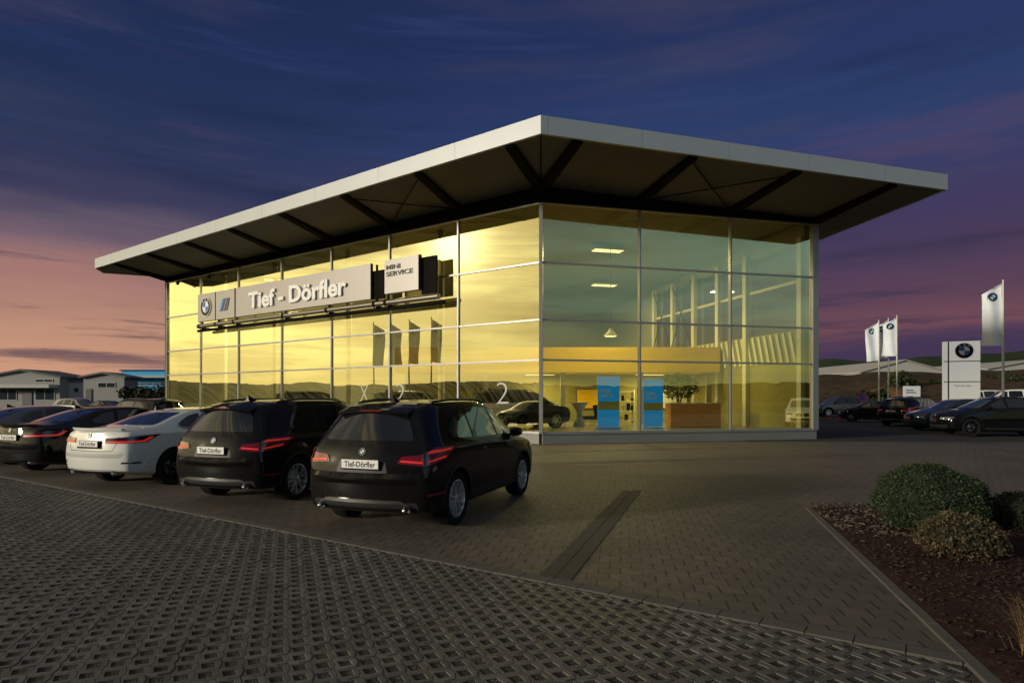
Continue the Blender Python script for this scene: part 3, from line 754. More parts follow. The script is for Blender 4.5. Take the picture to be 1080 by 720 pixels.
# ------------------------------------------------------------------ sky, sun, camera
SUN_AZ, SUN_EL = -104.5, 14.0
def make_world():
    w = bpy.data.worlds.new('World'); scene.world = w; w.use_nodes = True
    nt = w.node_tree; bg = nt.nodes['Background']
    d = nt.nodes.new('ShaderNodeTexCoord').outputs['Generated']
    s = N(nt, 'ShaderNodeSeparateXYZ'); L(nt, d, s.inputs[0]); x, y, z = (E(nt, s.outputs[i]) for i in range(3))
    hl = (x * x + y * y).op('SQRT').mx(1e-4); hx, hy = x / hl, y / hl
    def hdot(a): a = math.radians(a); return hx * math.sin(a) + hy * math.cos(a)
    # streaky cloud field, stretched along the horizon
    mp = N(nt, 'ShaderNodeMapping'); mp.inputs['Scale'].default_value = (1.0, 1.0, 8.5); mp.inputs['Rotation'].default_value = (0, 0.05, 0); L(nt, d, mp.inputs[0])
    n1 = E(nt, noise(nt, mp.outputs[0], 2.3, 7, .58)); 
    mp2 = N(nt, 'ShaderNodeMapping'); mp2.inputs['Scale'].default_value = (.8, .8, 13); mp2.inputs['Location'].default_value = (3.1, 1.7, .4); L(nt, d, mp2.inputs[0])
    n2 = E(nt, noise(nt, mp2.outputs[0], 3.1, 6, .6))
    zz = z + (n1 - .5) * .10
    left = ramp(nt, zz, [(0, (.46, .23, .16)), (.035, (.60, .315, .20)), (.10, (.50, .27, .185)), (.16, (.36, .185, .165)), (.20, (.22, .135, .165)), (.235, (.115, .090, .135)), (.265, (.050, .049, .105)), (.34, (.024, .037, .094)), (.42, (.016, .031, .094)), (.56, (.011, .023, .076)), (.66, (.05, .06, .085)), (1, (.13, .145, .155))])
    right = ramp(nt, zz, [(0, (.046, .032, .076)), (.06, (.056, .038, .088)), (.095, (.165, .070, .092)), (.135, (.115, .058, .092)), (.20, (.066, .044, .098)), (.29, (.044, .044, .125)), (.38, (.026, .048, .140)), (.5, (.018, .033, .108)), (.58, (.022, .030, .085)), (.68, (.055, .065, .09)), (1, (.13, .145, .155))])
    sky = mixc(nt, hdot(-62).smooth(.28, .93), right, left)
    # dark streaks low down, pink ones higher
    dk = n2.smooth(.53, .66) * z.smooth(.02, .06) * (z.smooth(.30, .16))
    sky = mixc(nt, dk * .75, sky, (.050, .036, .078))
    pk = n1.smooth(.56, .70) * z.smooth(.14, .22) * z.smooth(.52, .34)
    sky = mixc(nt, pk * .24, sky, (.150, .075, .130))
    bl = n2.smooth(.48, .30) * z.smooth(.26, .34)
    sky = mixc(nt, bl * .5, sky, (.030, .055, .160))
    mp3 = N(nt, 'ShaderNodeMapping'); mp3.inputs['Scale'].default_value = (.75, .75, 6.0); mp3.inputs['Location'].default_value = (1.2, 5.3, 2.2); mp3.inputs['Rotation'].default_value = (.03, -.06, 0); L(nt, d, mp3.inputs[0])
    n3 = E(nt, noise(nt, mp3.outputs[0], 1.9, 6, .55)); up_ = z.smooth(.16, .26)
    sky = mixc(nt, n3.smooth(.50, .72) * up_ * .62, sky, (.062, .058, .110))
    sky = mixc(nt, n3.smooth(.47, .30) * up_ * .60, sky, (.012, .024, .068))
    # the sunset itself, behind and to the left of the camera
    gold = ramp(nt, zz, [(0, (1.30, .98, .42)), (.07, (1.9, 1.58, .78)), (.2, (2.0, 1.72, .92)), (.28, (1.8, 1.56, .88)), (.37, (.70, .62, .42)), (.50, (.24, .24, .21)), (.75, (.14, .15, .155)), (1, (.13, .145, .155))])
    gold = mixc(nt, n1.smooth(.46, .62) * .60, gold, (1.0, .72, .34))
    gold = mixc(nt, n2.smooth(.48, .62) * .50, gold, (.85, .66, .36))
    sky = mixc(nt, hdot(SUN_AZ + 5).smooth(.76, .95), sky, gold)
    # the dull, paler sky behind to the right
    dull = ramp(nt, zz, [(0, (.44, .42, .18)), (.06, (.34, .37, .22)), (.13, (.34, .50, .54)), (.34, (.24, .44, .56)), (.55, (.10, .14, .17)), (1, (.13, .145, .155))])
    dull = mixc(nt, n1.smooth(.45, .65) * .5, dull, (.12, .15, .17))
    sky = mixc(nt, hdot(140).smooth(.72, .94), sky, dull)
    # glow of the sun behind thin cloud
    e = math.radians(SUN_EL); a = math.radians(SUN_AZ)
    sd = x * (math.sin(a) * math.cos(e)) + y * (math.cos(a) * math.cos(e)) + z * math.sin(e)
    ang2 = (sd * -1.0 + 1.0) * 2.0
    glow = (ang2 / -(math.radians(2.3) ** 2)).op('EXPONENT') * 4.5 + (ang2 / -(math.radians(7) ** 2)).op('EXPONENT') * .9
    gcol = N(nt, 'ShaderNodeVectorMath'); gcol.operation = 'SCALE'; gcol.inputs[0].default_value = (1.0, .86, .60); L(nt, glow.s, gcol.inputs['Scale'])
    ad = N(nt, 'ShaderNodeVectorMath'); ad.operation = 'ADD'; L(nt, sky, ad.inputs[0]); L(nt, gcol.outputs[0], ad.inputs[1])
    below = z.smooth(-.02, -.06)
    L(nt, mixc(nt, below, ad.outputs[0], (.02, .018, .016)), bg.inputs['Color']); bg.inputs['Strength'].default_value = 1.0
    w.cycles.sampling_method = 'MANUAL'; w.cycles.sample_map_resolution = 1024
make_world()
sl = bpy.data.lights.new('sun', 'SUN'); sl.energy = 2.7; sl.color = (1.0, .91, .74); sl.angle = math.radians(6)
so = bpy.data.objects.new('sun', sl); COL.objects.link(so)
sv = az(-116) * math.cos(math.radians(12)) + UP * math.sin(math.radians(12))
so.rotation_euler = (-sv).to_track_quat('-Z', 'Y').to_euler(); so.location = sv * 50 + UP * 10
cam = bpy.data.cameras.new('camera'); co_ = bpy.data.objects.new('camera', cam); COL.objects.link(co_)
co_.location = (0, 0, HC); co_.rotation_euler = (math.pi / 2, 0, 0)
cam.sensor_width = 36; cam.lens = F / 1080 * 36; cam.shift_y = (HY - 360) / 1080; cam.clip_end = 6000; cam.clip_start = .05
scene.camera = co_
vs_ = scene.view_settings; vs_.view_transform = 'Standard'; vs_.look = 'None'; vs_.exposure = 0; vs_.gamma = 1; vs_.use_curve_mapping = False
scene.cycles.max_bounces = 8; scene.cycles.transparent_max_bounces = 16; scene.cycles.use_denoising = True; scene.cycles.sample_clamp_indirect = 4
scene.cycles.caustics_reflective = False; scene.cycles.caustics_refractive = False

# ------------------------------------------------------------------ ground
mb = MB(); n = 64
mb.add([(0, 0, -.07)] + [(math.cos(2 * math.pi * k / n) * 2500, math.sin(2 * math.pi * k / n) * 2500, -.07) for k in range(n)], [(0, k + 1, (k + 1) % n + 1) for k in range(n)])
structure(mb.build('ground', M['earth']))
LB0, LBd = Vector((2.45, 4.2, 0)), Vector((-11.07 - 2.45, 13.3 - 4.2, 0)).normalized()     # edge of the grass pavers
LBn = Vector((LBd.y, -LBd.x, 0));  LBn = LBn if LBn.y > 0 else -LBn                        # towards the block paving
K0, Kd = Vector((4.27, 8.68, 0)), (Vector((2.78, 3.57, 0)) - Vector((4.27, 8.68, 0))).normalized()   # kerb of the planting bed
Kn = Vector((-Kd.y, Kd.x, 0)); Kn = Kn if Kn.x > 0 else -Kn
mb = MB(); a, b = LB0 + LBd * 60, LB0 - LBd * 14
mb.add([a, b, b + Vector((40, 0, 0)), Vector((95, 70, 0)), Vector((-75, 70, 0))], [(0, 1, 2, 3, 4)])
structure(mb.build('pavement', M['paving']))
mb = MB(); z = .004
mb.add([(9.0, 23.2, z), (70, 23.6, z), (110, 120, z), (-60, 120, z), (-40, 52, z), (6.6, 45, z)], [(0, 1, 2, 3, 4, 5)])
structure(mb.build('road', M['asphalt']))
# lawn grid pavers: one cell per stone, a real hole in each
def grass_pavers():
    a, b = az(78) * .134, az(160) * .146
    zg = .007
    base = [(0, 0), (.5, 0), (1, 0), (1, .5), (1, 1), (.5, 1), (0, 1), (0, .5)]
    def pos(s, t): return a * s + b * t
    jog = {1: (0, .13), 5: (0, .13), 3: (.13, 0), 7: (.13, 0)}
    outer = []
    for i, (s, t) in enumerate(base):
        j = jog.get(i, (0, 0)); p = pos(s + j[0] * .9, t + j[1] * .9); outer.append(p)
    cen = sum(outer, Vector()) / 8
    out_s = [cen + (p - cen) * .972 for p in outer]
    hole = []
    for i, (s, t) in enumerate(base):
        q = pos(.5 + (s - .5) * .58, .5 + (t - .5) * .58) + (pos(.065, .065) if True else 0); hole.append(q)
    ha = [cen + Matrix.Rotation(math.radians(9), 3, 'Z') @ (q - sum(hole, Vector()) / 8) for q in hole]
    hb = [cen + (q - cen) * .92 for q in ha]
    tmpl = [(p.x, p.y, 0) for p in out_s] + [(p.x, p.y, 0) for p in ha] + [(p.x, p.y, -.05) for p in hb] + [(p.x, p.y, -.05) for p in out_s]
    fs = []
    for k in range(8):
        k2 = (k + 1) % 8
        fs += [(k, k2, 8 + k2, 8 + k), (8 + k, 8 + k2, 16 + k2, 16 + k), (24 + k, 24 + k2, k2, k)]
    n0 = Vector(tmpl[1]) - Vector(tmpl[0]); n1 = Vector(tmpl[8]) - Vector(tmpl[0])
    if n0.cross(n1).z < 0: fs = [f[::-1] for f in fs]
    tmpl = np.array(tmpl); fs = np.array(fs)
    V = []; FF = []; c = 0
    for i in range(-170, 170):
        for j in range(-170, 170):
            p = a * i + b * j; q = p + a * .5 + b * .5
            if not (-17 < q.x < 6 and .8 < q.y < 18): continue
            if (q - LB0).dot(LBn) > -.10 or (q - K0).dot(Kn) > -.13: continue
            if abs(q.x) > q.y * .98 + 1.4: continue
            t = tmpl + np.array([p.x, p.y, 0]); tilt = RNG.normal(0, .006, 2)
            t[:, 2] += RNG.normal(0, .0016) + (t[:, 0] - q.x) * tilt[0] + (t[:, 1] - q.y) * tilt[1]
            V.append(t); FF.append(fs + c); c += len(t)
    V = np.concatenate(V); FF = np.concatenate(FF)
    me = bpy.data.meshes.new('pavement'); me.from_pydata(V.tolist(), [], FF.tolist())
    structure(link('pavement', me, M['paver']))
    mb = MB(); A_, B_ = LB0 + LBd * 40, LB0 - LBd * 8
    mb.add([A_ + UP * -zg, B_ + UP * -zg, B_ - LBn * 26 + UP * -zg, A_ - LBn * 26 + UP * -zg], [(0, 3, 2, 1)])
    structure(mb.build('ground', M['gravel']))
grass_pavers()
mb = MB(); nseg = 90; w = .15                                # border stones between the two pavings
for k in range(nseg):
    s0 = -3.2 + k * .30; p = LB0 + LBd * (s0 + .15) - LBn * .05
    mb.obox(p + UP * -.045, LBd, LBn, UP, .292, w, .10 + random.uniform(-.002, .002) + .012)
structure(mb.build('kerb', M['kerb']))
g0, g1 = G(583, 612), G(668, 516); d = (g1 - g0).normalized(); q = Vector((d.y, -d.x, 0)) * .16
mb = MB(); nst = int((g1 - g0).length / .21)
for k in range(nst):
    for sd_ in (-1, 1): mb.obox(g0 + d * ((k + .5 + .25 * sd_) * .21) + q * (.5 * sd_) + UP * (-.02 + random.uniform(-.0015, .0015)), d, q.normalized(), UP, .203, .153, .054)
structure(mb.build('pavement', M['drain']))
mb = MB()
for k in range(16):
    p = K0 + Kd * (k * .5 - .35); mb.obox(p + Vector((0, 0, .0)), Kd, Kn, UP, .494, .08, .045 + random.uniform(-.004, .004))
structure(mb.build('kerb', M['kerb']))
# planting bed
def bed_h(x, y): return .062 + .025 * math.sin(x * 2.1 + y) * math.sin(y * 1.7) + .012 * math.sin(x * 5 + 1) * math.cos(y * 6)
def in_bed(x, y): return (Vector((x, y, 0)) - K0).dot(Kn) > .05 and y < 9.35 + .12 * math.sin(x * 3) - .05 * (x - 4)
mb = MB(); vid = {}; st_ = .14
for i in range(-30, 80):
    for j in range(-30, 80):
        pass
rows = []
for j in range(60):
    y = 2.2 + j * .125; x0 = K0.x + (K0.y - y) * (-(Kd.x) / -Kd.y if False else (Kd.x / -Kd.y)) + .03
    rows.append([(x0 + i * .14, y, bed_h(x0 + i * .14, y) if 0 < i else .015) for i in range(46)])
rows = [r for r in rows if r[0][1] < 9.3]
vs = [p for r in rows for p in r]; nn = 46
mb.add(vs, [(r * nn + i, r * nn + i + 1, (r + 1) * nn + i + 1, (r + 1) * nn + i) for r in range(len(rows) - 1) for i in range(nn - 1)])
structure(mb.build('ground', M['mulch'], smooth=60))
def scatter(name, m, count, test, size, flat):
    mb = MB()
    while count:
        x, y = random.uniform(2.6, 9), random.uniform(2.4, 9.3)
        if not in_bed(x, y) or not test(x, y): continue
        count -= 1; s = size * random.uniform(.5, 1.5)
        R = Matrix.Rotation(random.uniform(0, 6.28), 3, 'Z') @ Matrix.Rotation(random.gauss(0, flat), 3, 'X') @ Matrix.Rotation(random.gauss(0, flat), 3, 'Y')
        c = Vector((x, y, bed_h(x, y) + .008)); l, w_, h = s, s * random.uniform(.25, .6), s * .16
        mb.add([c + R @ Vector((sx * l * (1 - .3 * (sx * sy > 0)), sy * w_, sz * h)) for sx in (-1, 1) for sy in (-1, 1) for sz in (-1, 1)],
               [(0, 1, 3, 2), (4, 6, 7, 5), (0, 4, 5, 1), (2, 3, 7, 6), (0, 2, 6, 4), (1, 5, 7, 3)])
    return stuff(mb.build(name, m))
scatter('mulch', M['chips'], 11000, lambda x, y: True, .015, .28)
scatter('gravel', M['pebble'], 420, lambda x, y: y > 7.1 + random.gauss(0, .25) and x < 5.4, .024, .3)

def leaves(center, radii, count, size, shell=.75, flatb=-.6, seed=1, jitter=.04):
    r = np.random.default_rng(seed); V = []; FF = []
    d = r.normal(size=(count * 2, 3)); d /= np.linalg.norm(d, axis=1)[:, None]; d = d[d[:, 2] > flatb][:count]
    n = len(d); rad = shell + (1 - shell) * r.random(n) ** .5
    lump = 1 + .06 * np.sin(d[:, 0] * 7 + seed) * np.sin(d[:, 1] * 6) + .05 * np.sin(d[:, 2] * 9 + d[:, 0] * 5)
    p = np.array(center) + d * np.array(radii) * (rad * lump)[:, None] + r.normal(0, jitter * .3, (n, 3))
    u = r.normal(size=(n, 3)) + d * .6; u /= np.linalg.norm(u, axis=1)[:, None]
    w = np.cross(u, r.normal(size=(n, 3))); w /= np.linalg.norm(w, axis=1)[:, None]
    s = (size * r.uniform(.6, 1.4, n))[:, None]
    quad = np.stack([p - u * s, p + w * s * .5, p + u * s, p - w * s * .5], 1).reshape(-1, 3)
    return quad.tolist(), (np.arange(n * 4).reshape(n, 4)).tolist()
def ellipsoid(mb, c, r, n=18, m=10, mi=None):
    vs = []; fs = []
    for i in range(m + 1):
        t = math.pi * i / m
        for k in range(n):
            a = 2 * math.pi * k / n; q = 1 + .05 * math.sin(3 * a + i)
            vs.append((c[0] + r[0] * math.sin(t) * math.cos(a) * q, c[1] + r[1] * math.sin(t) * math.sin(a) * q, c[2] + r[2] * math.cos(t)))
    for i in range(m):
        for k in range(n): fs.append((i * n + k, (i + 1) * n + k, (i + 1) * n + (k + 1) % n, i * n + (k + 1) % n))
    mb.add(vs, fs, mi)
def shrub(name, p, radii, count, size, leafm, corem, label, cat, shell=.8, seed=3, core=.84, zc=.75, stems=5):
    r = empty(name, p)
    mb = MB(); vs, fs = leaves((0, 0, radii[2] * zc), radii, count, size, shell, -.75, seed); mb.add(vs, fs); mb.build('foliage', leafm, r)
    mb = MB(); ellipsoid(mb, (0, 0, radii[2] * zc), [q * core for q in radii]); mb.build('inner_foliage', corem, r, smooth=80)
    mb = MB()
    for k in range(stems):
        a = 2 * math.pi * k / stems; mb.tube([(math.cos(a) * .03, math.sin(a) * .03, -.05), (math.cos(a) * radii[0] * .3, math.sin(a) * radii[1] * .3, radii[2] * .5)], [.014, .008], 6)
    mb.build('stem', M['bark'], r)
    return tag(r, label, cat)
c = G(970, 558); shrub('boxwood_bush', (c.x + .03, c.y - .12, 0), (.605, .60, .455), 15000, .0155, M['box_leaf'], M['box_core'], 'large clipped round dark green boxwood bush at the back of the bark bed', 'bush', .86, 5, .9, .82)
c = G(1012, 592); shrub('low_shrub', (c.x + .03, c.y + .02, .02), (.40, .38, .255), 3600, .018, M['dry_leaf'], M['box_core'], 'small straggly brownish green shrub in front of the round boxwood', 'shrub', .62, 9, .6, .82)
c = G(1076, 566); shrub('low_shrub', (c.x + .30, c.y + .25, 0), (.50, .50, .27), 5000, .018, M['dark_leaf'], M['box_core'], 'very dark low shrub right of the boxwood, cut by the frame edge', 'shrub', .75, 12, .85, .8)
c = G(1082, 700); r = empty('grass_tuft', (c.x + .10, c.y, .02)); mb = MB()
for k in range(420):
    a = random.uniform(0, 6.28); l = random.uniform(.25, .5); o = Vector((random.gauss(0, .05), random.gauss(0, .05), 0)); b_ = random.uniform(.25, .95)
    dr_ = Vector((math.cos(a), math.sin(a), 0)); sd_ = Vector((-dr_.y, dr_.x, 0)) * .0028
    pts = [o + dr_ * (l * b_ * t ** 1.6) + UP * (l * (t - .42 * b_ * t * t)) for t in (0, .35, .7, 1)]
    vs = [];
    for i, p in enumerate(pts): wv = sd_ * (1 - i / 3.4); vs += [p - wv, p + wv]
    mb.add(vs, [(0, 1, 3, 2), (2, 3, 5, 4), (4, 5, 7, 6)])
mb.build('blades', M['straw'], r); mb = MB(); ellipsoid(mb, (0, 0, .02), (.10, .10, .05)); mb.build('root_clump', M['mulch'], r)
tag(r, 'tuft of dry straw coloured ornamental grass in the dark bark bed', 'ornamental grass')

# ------------------------------------------------------------------ the showroom
YA = HC * F / 48.5; A = Vector(((570.7 - 540) / F * YA, YA, 0))
dl, dr, bk = az(-55.0), az(76.0), az(-14.0); nl, nr = az(-145.0), az(166.0)
BAY = 3.832; NLb, NRb = 7, 3
Lp = A + dl * BAY * NLb; Bp = A + dr * BAY * NRb
ZR = [.384, 3.014, 4.457, 6.505, 8.64]; ZF = .36
def AP(p, q, z=0): return A + dr * p + bk * q + UP * z
def onL(x, d=0.0):                                 # distance along the left front at a photo column
    o = A + nl * d; k = (x - 540) / F
    return (k * o.y - o.x) / (dl.x - k * dl.y)
E0 = P(570.3, 121.3, 17.97); EL = P(100, 273, 35.3); ER = P(999.6, 184, 21.56)
nrm = (EL - E0).cross(ER - E0).normalized()
def zroof(p): return E0.z - (nrm.x * (p.x - E0.x) + nrm.y * (p.y - E0.y)) / nrm.z
def onroof(p, d=0): return Vector((p.x, p.y, zroof(p) - d))
TH = .54
show = empty('car_showroom', A)
tag(show, 'large glass fronted car showroom with a flat wide overhanging roof', 'showroom')
# roof
ERb = ER + bk * 24; d2 = -dr
t = ((EL.x - ERb.x) * bk.y - (EL.y - ERb.y) * bk.x) / (d2.x * bk.y - d2.y * bk.x); ELb = ERb + d2 * t
poly = [Vector((p.x, p.y, 0)) for p in (E0, ER, ERb, ELb, EL)]
mb = MB(); cen = sum(poly, Vector()) / 5
top = [onroof(p + (cen - p).normalized() * .12, -.012) for p in poly]; bot = [onroof(p + (cen - p).normalized() * .12, TH - .03) for p in poly]
mb.add(top + bot, [(0, 1, 2, 3, 4), (9, 8, 7, 6, 5)] + [(i, i + 5, (i + 1) % 5 + 5, (i + 1) % 5) for i in range(5)])
roof = mb.build('roof', M['roofing'], show, world=True)
for i in range(5):
    p, q = poly[i], poly[(i + 1) % 5]; dd = (q - p).normalized(); inn = Vector((-dd.y, dd.x, 0)); inn = inn if inn.dot(cen - p) > 0 else -inn
    mb = MB(); a_, b_ = onroof(p), onroof(q)
    pi, qi = onroof(p + inn * .10 + dd * .05), onroof(q + inn * .10 - dd * .05)
    mb.add([a_, b_, b_ - UP * TH, a_ - UP * TH, pi, qi, qi - UP * TH, pi - UP * TH], [(0, 3, 2, 1), (4, 5, 6, 7), (0, 1, 5, 4), (3, 7, 6, 2)])
    mb.build('fascia', M['fascia'], show, world=True)
mb = MB(); so_ = [onroof(p + (cen - p).normalized() * .14, TH - .075) for p in poly]
mb.add(so_, [(4, 3, 2, 1, 0)]); mb.build('soffit', M['soffit'], show, world=True)
def sofz(p): return zroof(p) - TH + .07
def cantilever(w0, tip):
    """tapered steel bracket below the soffit, from the wall head out to the eave"""
    dd = Vector((tip.x - w0.x, tip.y - w0.y, 0)).normalized(); s = Vector((-dd.y, dd.x, 0)) * .16
    a_, b_ = Vector((w0.x, w0.y, sofz(w0))), Vector((tip.x, tip.y, sofz(tip)))
    mb = MB(); h0, h1 = .26, .12
    vs = [a_ + s, a_ - s, a_ - s - UP * h0, a_ + s - UP * h0, b_ + s, b_ - s, b_ - s - UP * h1, b_ + s - UP * h1]
    mb.add(vs, [(0, 1, 2, 3), (7, 6, 5, 4), (0, 4, 5, 1), (1, 5, 6, 2), (2, 6, 7, 3), (3, 7, 4, 0)])
    mb.build('roof_bracket', M['steel_dark'], show, world=True)
def hit_line(p, d, q, e):                          # p + t d meets the line q + s e
    t = ((q.x - p.x) * e.y - (q.y - p.y) * e.x) / (d.x * e.y - d.y * e.x); return p + d * t
eaveL = (Vector((EL.x - E0.x, EL.y - E0.y, 0))).normalized(); eaveR = Vector((ER.x - E0.x, ER.y - E0.y, 0)).normalized()
outL = -az(18.5)
for k in range(0, NLb + 1):
    w0 = A + dl * BAY * k; tip = hit_line(w0, outL, Vector((E0.x, E0.y, 0)), eaveL); cantilever(w0 + outL * .16, tip - outL * .16)
for k in range(0, NRb + 1):
    w0 = A + dr * BAY * k; tip = hit_line(w0, nr, Vector((E0.x, E0.y, 0)), eaveR); cantilever(w0 + nr * .16, tip - nr * .16)
mb = MB(); mb.bar(Vector((A.x, A.y, sofz(A) - .02)) , Vector((E0.x, E0.y, sofz(E0) - .02)) + (A - Vector((E0.x, E0.y, 0))).normalized() * .2, .05, .06); mb.build('hip_bar', M['steel_dark'], show, world=True)
def brace(p, q):
    a_, b_ = Vector((p.x, p.y, sofz(p) - .12)), Vector((q.x, q.y, sofz(q) - .12)); mb = MB(); mb.tube([a_, b_], .022, 6); mb.build('tie_rod', M['steel_dark'], show, world=True)
for k in (2,):
    i0, i1 = A + dl * BAY * k, A + dl * BAY * (k - 1); o0, o1 = (hit_line(w, outL, Vector((E0.x, E0.y, 0)), eaveL) - outL * .3 for w in (i0, i1)); brace(i0, o1); brace(i1, o0)
i0, i1 = A + dr * BAY, A + dr * BAY * 2; o0, o1 = (hit_line(w, nr, Vector((E0.x, E0.y, 0)), eaveR) - nr * .3 for w in (i0, i1)); brace(i0, o1); brace(i1, o0)
# wall head beams, frames, glass
def head(a_, b_, n_):
    mb = MB(); vs = []
    for p in (a_, b_):
        for off, zz in ((.10, ZR[4] + .02), (.10, 0), (-.25, 0), (-.25, ZR[4] + .02)):
            q = p + n_ * off; vs.append(Vector((q.x, q.y, zz if zz else sofz(q) - .003)))
    mb.add(vs, [(0, 1, 2, 3), (7, 6, 5, 4)] + [(i, i + 4, (i + 1) % 4 + 4, (i + 1) % 4) for i in range(4)])
    bmn = mb.build('head_beam', M['steel_dark'], show, world=True)
head(A, Lp, nl); head(A, Bp, nr)
gl_rng = random.Random(5)
def curtain(d, n_, nb, rows_glass=range(4)):
    for k in range(nb + 1):
        p = A + d * BAY * k
        if k == 0: continue
        mb = MB(); last = k == nb
        mb.obox(p + UP * ((ZR[0] + ZR[4]) / 2) + n_ * .0, d, n_, UP, .26 if (last and nb == 3) else .07, .16 if not last else .22, ZR[4] - ZR[0]); mb.build('mullion', M['mullion'], show, world=True)
    for r_, zz in enumerate(ZR):
        for k in range(nb):
            p0, p1 = A + d * (BAY * k + .04), A + d * (BAY * (k + 1) - .04)
            mb = MB(); mb.obox((p0 + p1) / 2 + UP * zz, d, n_, UP, (p1 - p0).length, .13, .065 if r_ else .10); mb.build('transom', M['mullion'], show, world=True)
    for k in range(nb):
        for r_ in rows_glass:
            o = A + d * BAY * k; z0, z1 = ZR[r_] + .03, ZR[r_ + 1] - .03
            t1, t2, t3 = (gl_rng.uniform(-.004, .004) for _ in range(3))
            c_ = [o + d * .035 + UP * z0, o + d * (BAY - .035) + UP * z0 + n_ * t1, o + d * (BAY - .035) + UP * z1 + n_ * (t1 + t2), o + d * .035 + UP * z1 + n_ * t2]
            mb = MB(); mb.add([q + n_ * .02 for q in c_], [(0, 1, 2, 3)] if d.cross(UP).dot(n_) > 0 else [(3, 2, 1, 0)]); mb.build('glass_pane', M['glass'], show, world=True)
curtain(dl, nl, NLb); curtain(dr, nr, NRb)
mb = MB(); mb.obox(A + UP * ((ZR[0] + ZR[4]) / 2), (dl + -dr).normalized(), (nl + nr).normalized(), UP, .13, .16, ZR[4] - ZR[0]); mb.build('corner_mullion', M['mullion'], show, world=True)
for d, n_, ln in ((dl, nl, BAY * NLb), (dr, nr, BAY * NRb)):
    mb = MB(); s0 = .02
    mb.obox(A + d * (ln / 2 + s0) + UP * .165 + n_ * .02, d, n_, UP, ln, .20, .40); mb.obox(A + d * (ln / 2 + s0) + UP * .352 + n_ * .05, d, n_, UP, ln + .05, .20, .03)
    mb.build('plinth', M['plinth'], show, world=True)
# inside
QB = 22.0; lend = hit_line(Lp, bk, AP(0, QB), dr); bend = AP(BAY * NRb, QB)
mb = MB(); mb.add([q + UP * ZF for q in (A, Bp, bend, lend, Lp)], [(0, 1, 2, 3, 4)]); mb.build('floor', M['floor'], show, world=True)
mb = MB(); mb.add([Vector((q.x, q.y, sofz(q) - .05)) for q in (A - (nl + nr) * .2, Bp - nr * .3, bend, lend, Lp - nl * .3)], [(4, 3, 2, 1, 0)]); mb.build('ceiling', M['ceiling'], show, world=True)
mb = MB(); mb.obox((bend + lend) / 2 + UP * 4.7, dr, bk, UP, (bend - lend).length + .3, .3, 9.0); mb.build('back_wall', M['cream'], show, world=True)
mb = MB(); mb.obox((Lp + lend) / 2 + UP * 4.7 + dr * -.02, bk, dr, UP, (lend - Lp).length, .3, 9.2); mb.build('end_wall', M['cream'], show, world=True)
mb = MB(); mb.obox(Bp + bk * (QB / 2 + .2) + UP * (.18 + 2.15), bk, dr, UP, QB - .4, .24, 4.3); mb.build('side_wall', M['olive'], show, world=True)
mb = MB(); mb.obox(Bp + bk * (QB / 2 + .2) + UP * 8.6, bk, dr, UP, QB - .4, .24, 1.1); mb.build('side_wall', M['cream'], show, world=True)
mb = MB(); mb.obox(Bp + bk * (13.6 + (QB - 13.6) / 2) + UP * 6.25, bk, dr, UP, QB - 13.6, .24, 3.62); mb.build('side_wall', M['cream'], show, world=True)
for k in range(22):  # white slats standing in for an awning's striped reflection in the glass
    o = Bp + bk * (.9 + k * .42) - dr * .16; mb = MB(); mb.bar(o + UP * 3.15, o + bk * .35 + UP * 4.42, .16, .05, up=dr); mb.build('reflection_slat', M['white_col'], show, world=True)
qs = [.5, 4.2, 6.5, 8.8, 11.1, 13.4]
for q_ in qs:
    mb = MB(); mb.obox(Bp + bk * q_ - dr * .22 + UP * 4.3, bk, dr, UP, .26, .20, 7.9); mb.build('column', M['white_col'], show, world=True)
mb = MB(); mb.bar(Bp + bk * .4 - dr * .08 + UP * 6.5, Bp + bk * 13.5 - dr * .08 + UP * 6.5, .10, .12); mb.build('window_rail', M['white_col'], show, world=True)
for i in range(len(qs) - 1):
    o = Bp + bk * (qs[i] + .16); l_ = qs[i + 1] - qs[i] - .32
    mb = MB(); mb.add([o + UP * 4.49, o + bk * l_ + UP * 4.49, o + bk * l_ + UP * 8.04, o + UP * 8.04], [(0, 1, 2, 3)]); mb.build('side_window', M['glass_plain'], show, world=True)
for i in (3, 4):
    o = Bp - dr * .32; mb = MB(); mb.tube([o + bk * (qs[i] + .1) + UP * 4.5, o + bk * (qs[i + 1] - .1) + UP * 8], .03, 6); mb.tube([o - dr * .07 + bk * (qs[i] + .1) + UP * 8, o - dr * .07 + bk * (qs[i + 1] - .1) + UP * 4.5], .03, 6); mb.build('cross_brace', M['steel_dark'], show, world=True)
ga, gb = AP(-4.6, 10.2), AP(11.1, 6.0); gd = (gb - ga).normalized(); gn = Vector((-gd.y, gd.x, 0)); mb = MB(); mb.obox((ga + gb) / 2 + gn * 1.6 + UP * 3.56, gd, gn, UP, (gb - ga).length, 3.0, 1.25); mb.build('gallery_front', M['yellow'], show, world=True)
for p_ in (.04, .28, .52, .76, .97):
    mb = MB(); mb.obox(ga.lerp(gb, p_) + gn * .4 + UP * 1.64, gd, gn, UP, .25, .25, 2.56); mb.build('gallery_post', M['cream'], show, world=True)
mb = MB(); mb.obox((ga + gb) / 2 + gn * 2.9 + UP * 1.64, gd, gn, UP, (gb - ga).length, .15, 2.56); mb.build('gallery_back', M['olive'], show, world=True)
for s_, q_ in ((6, 1.4), (12, 1.4), (18, 1.4), (23, 1.4)):
    mb = MB(); mb.tube([A + dl * s_ - nl * q_ + UP * ZF, A + dl * s_ - nl * q_ + UP * 8.9], .14, 14); mb.build('column', M['white_col'], show, smooth=60, world=True)

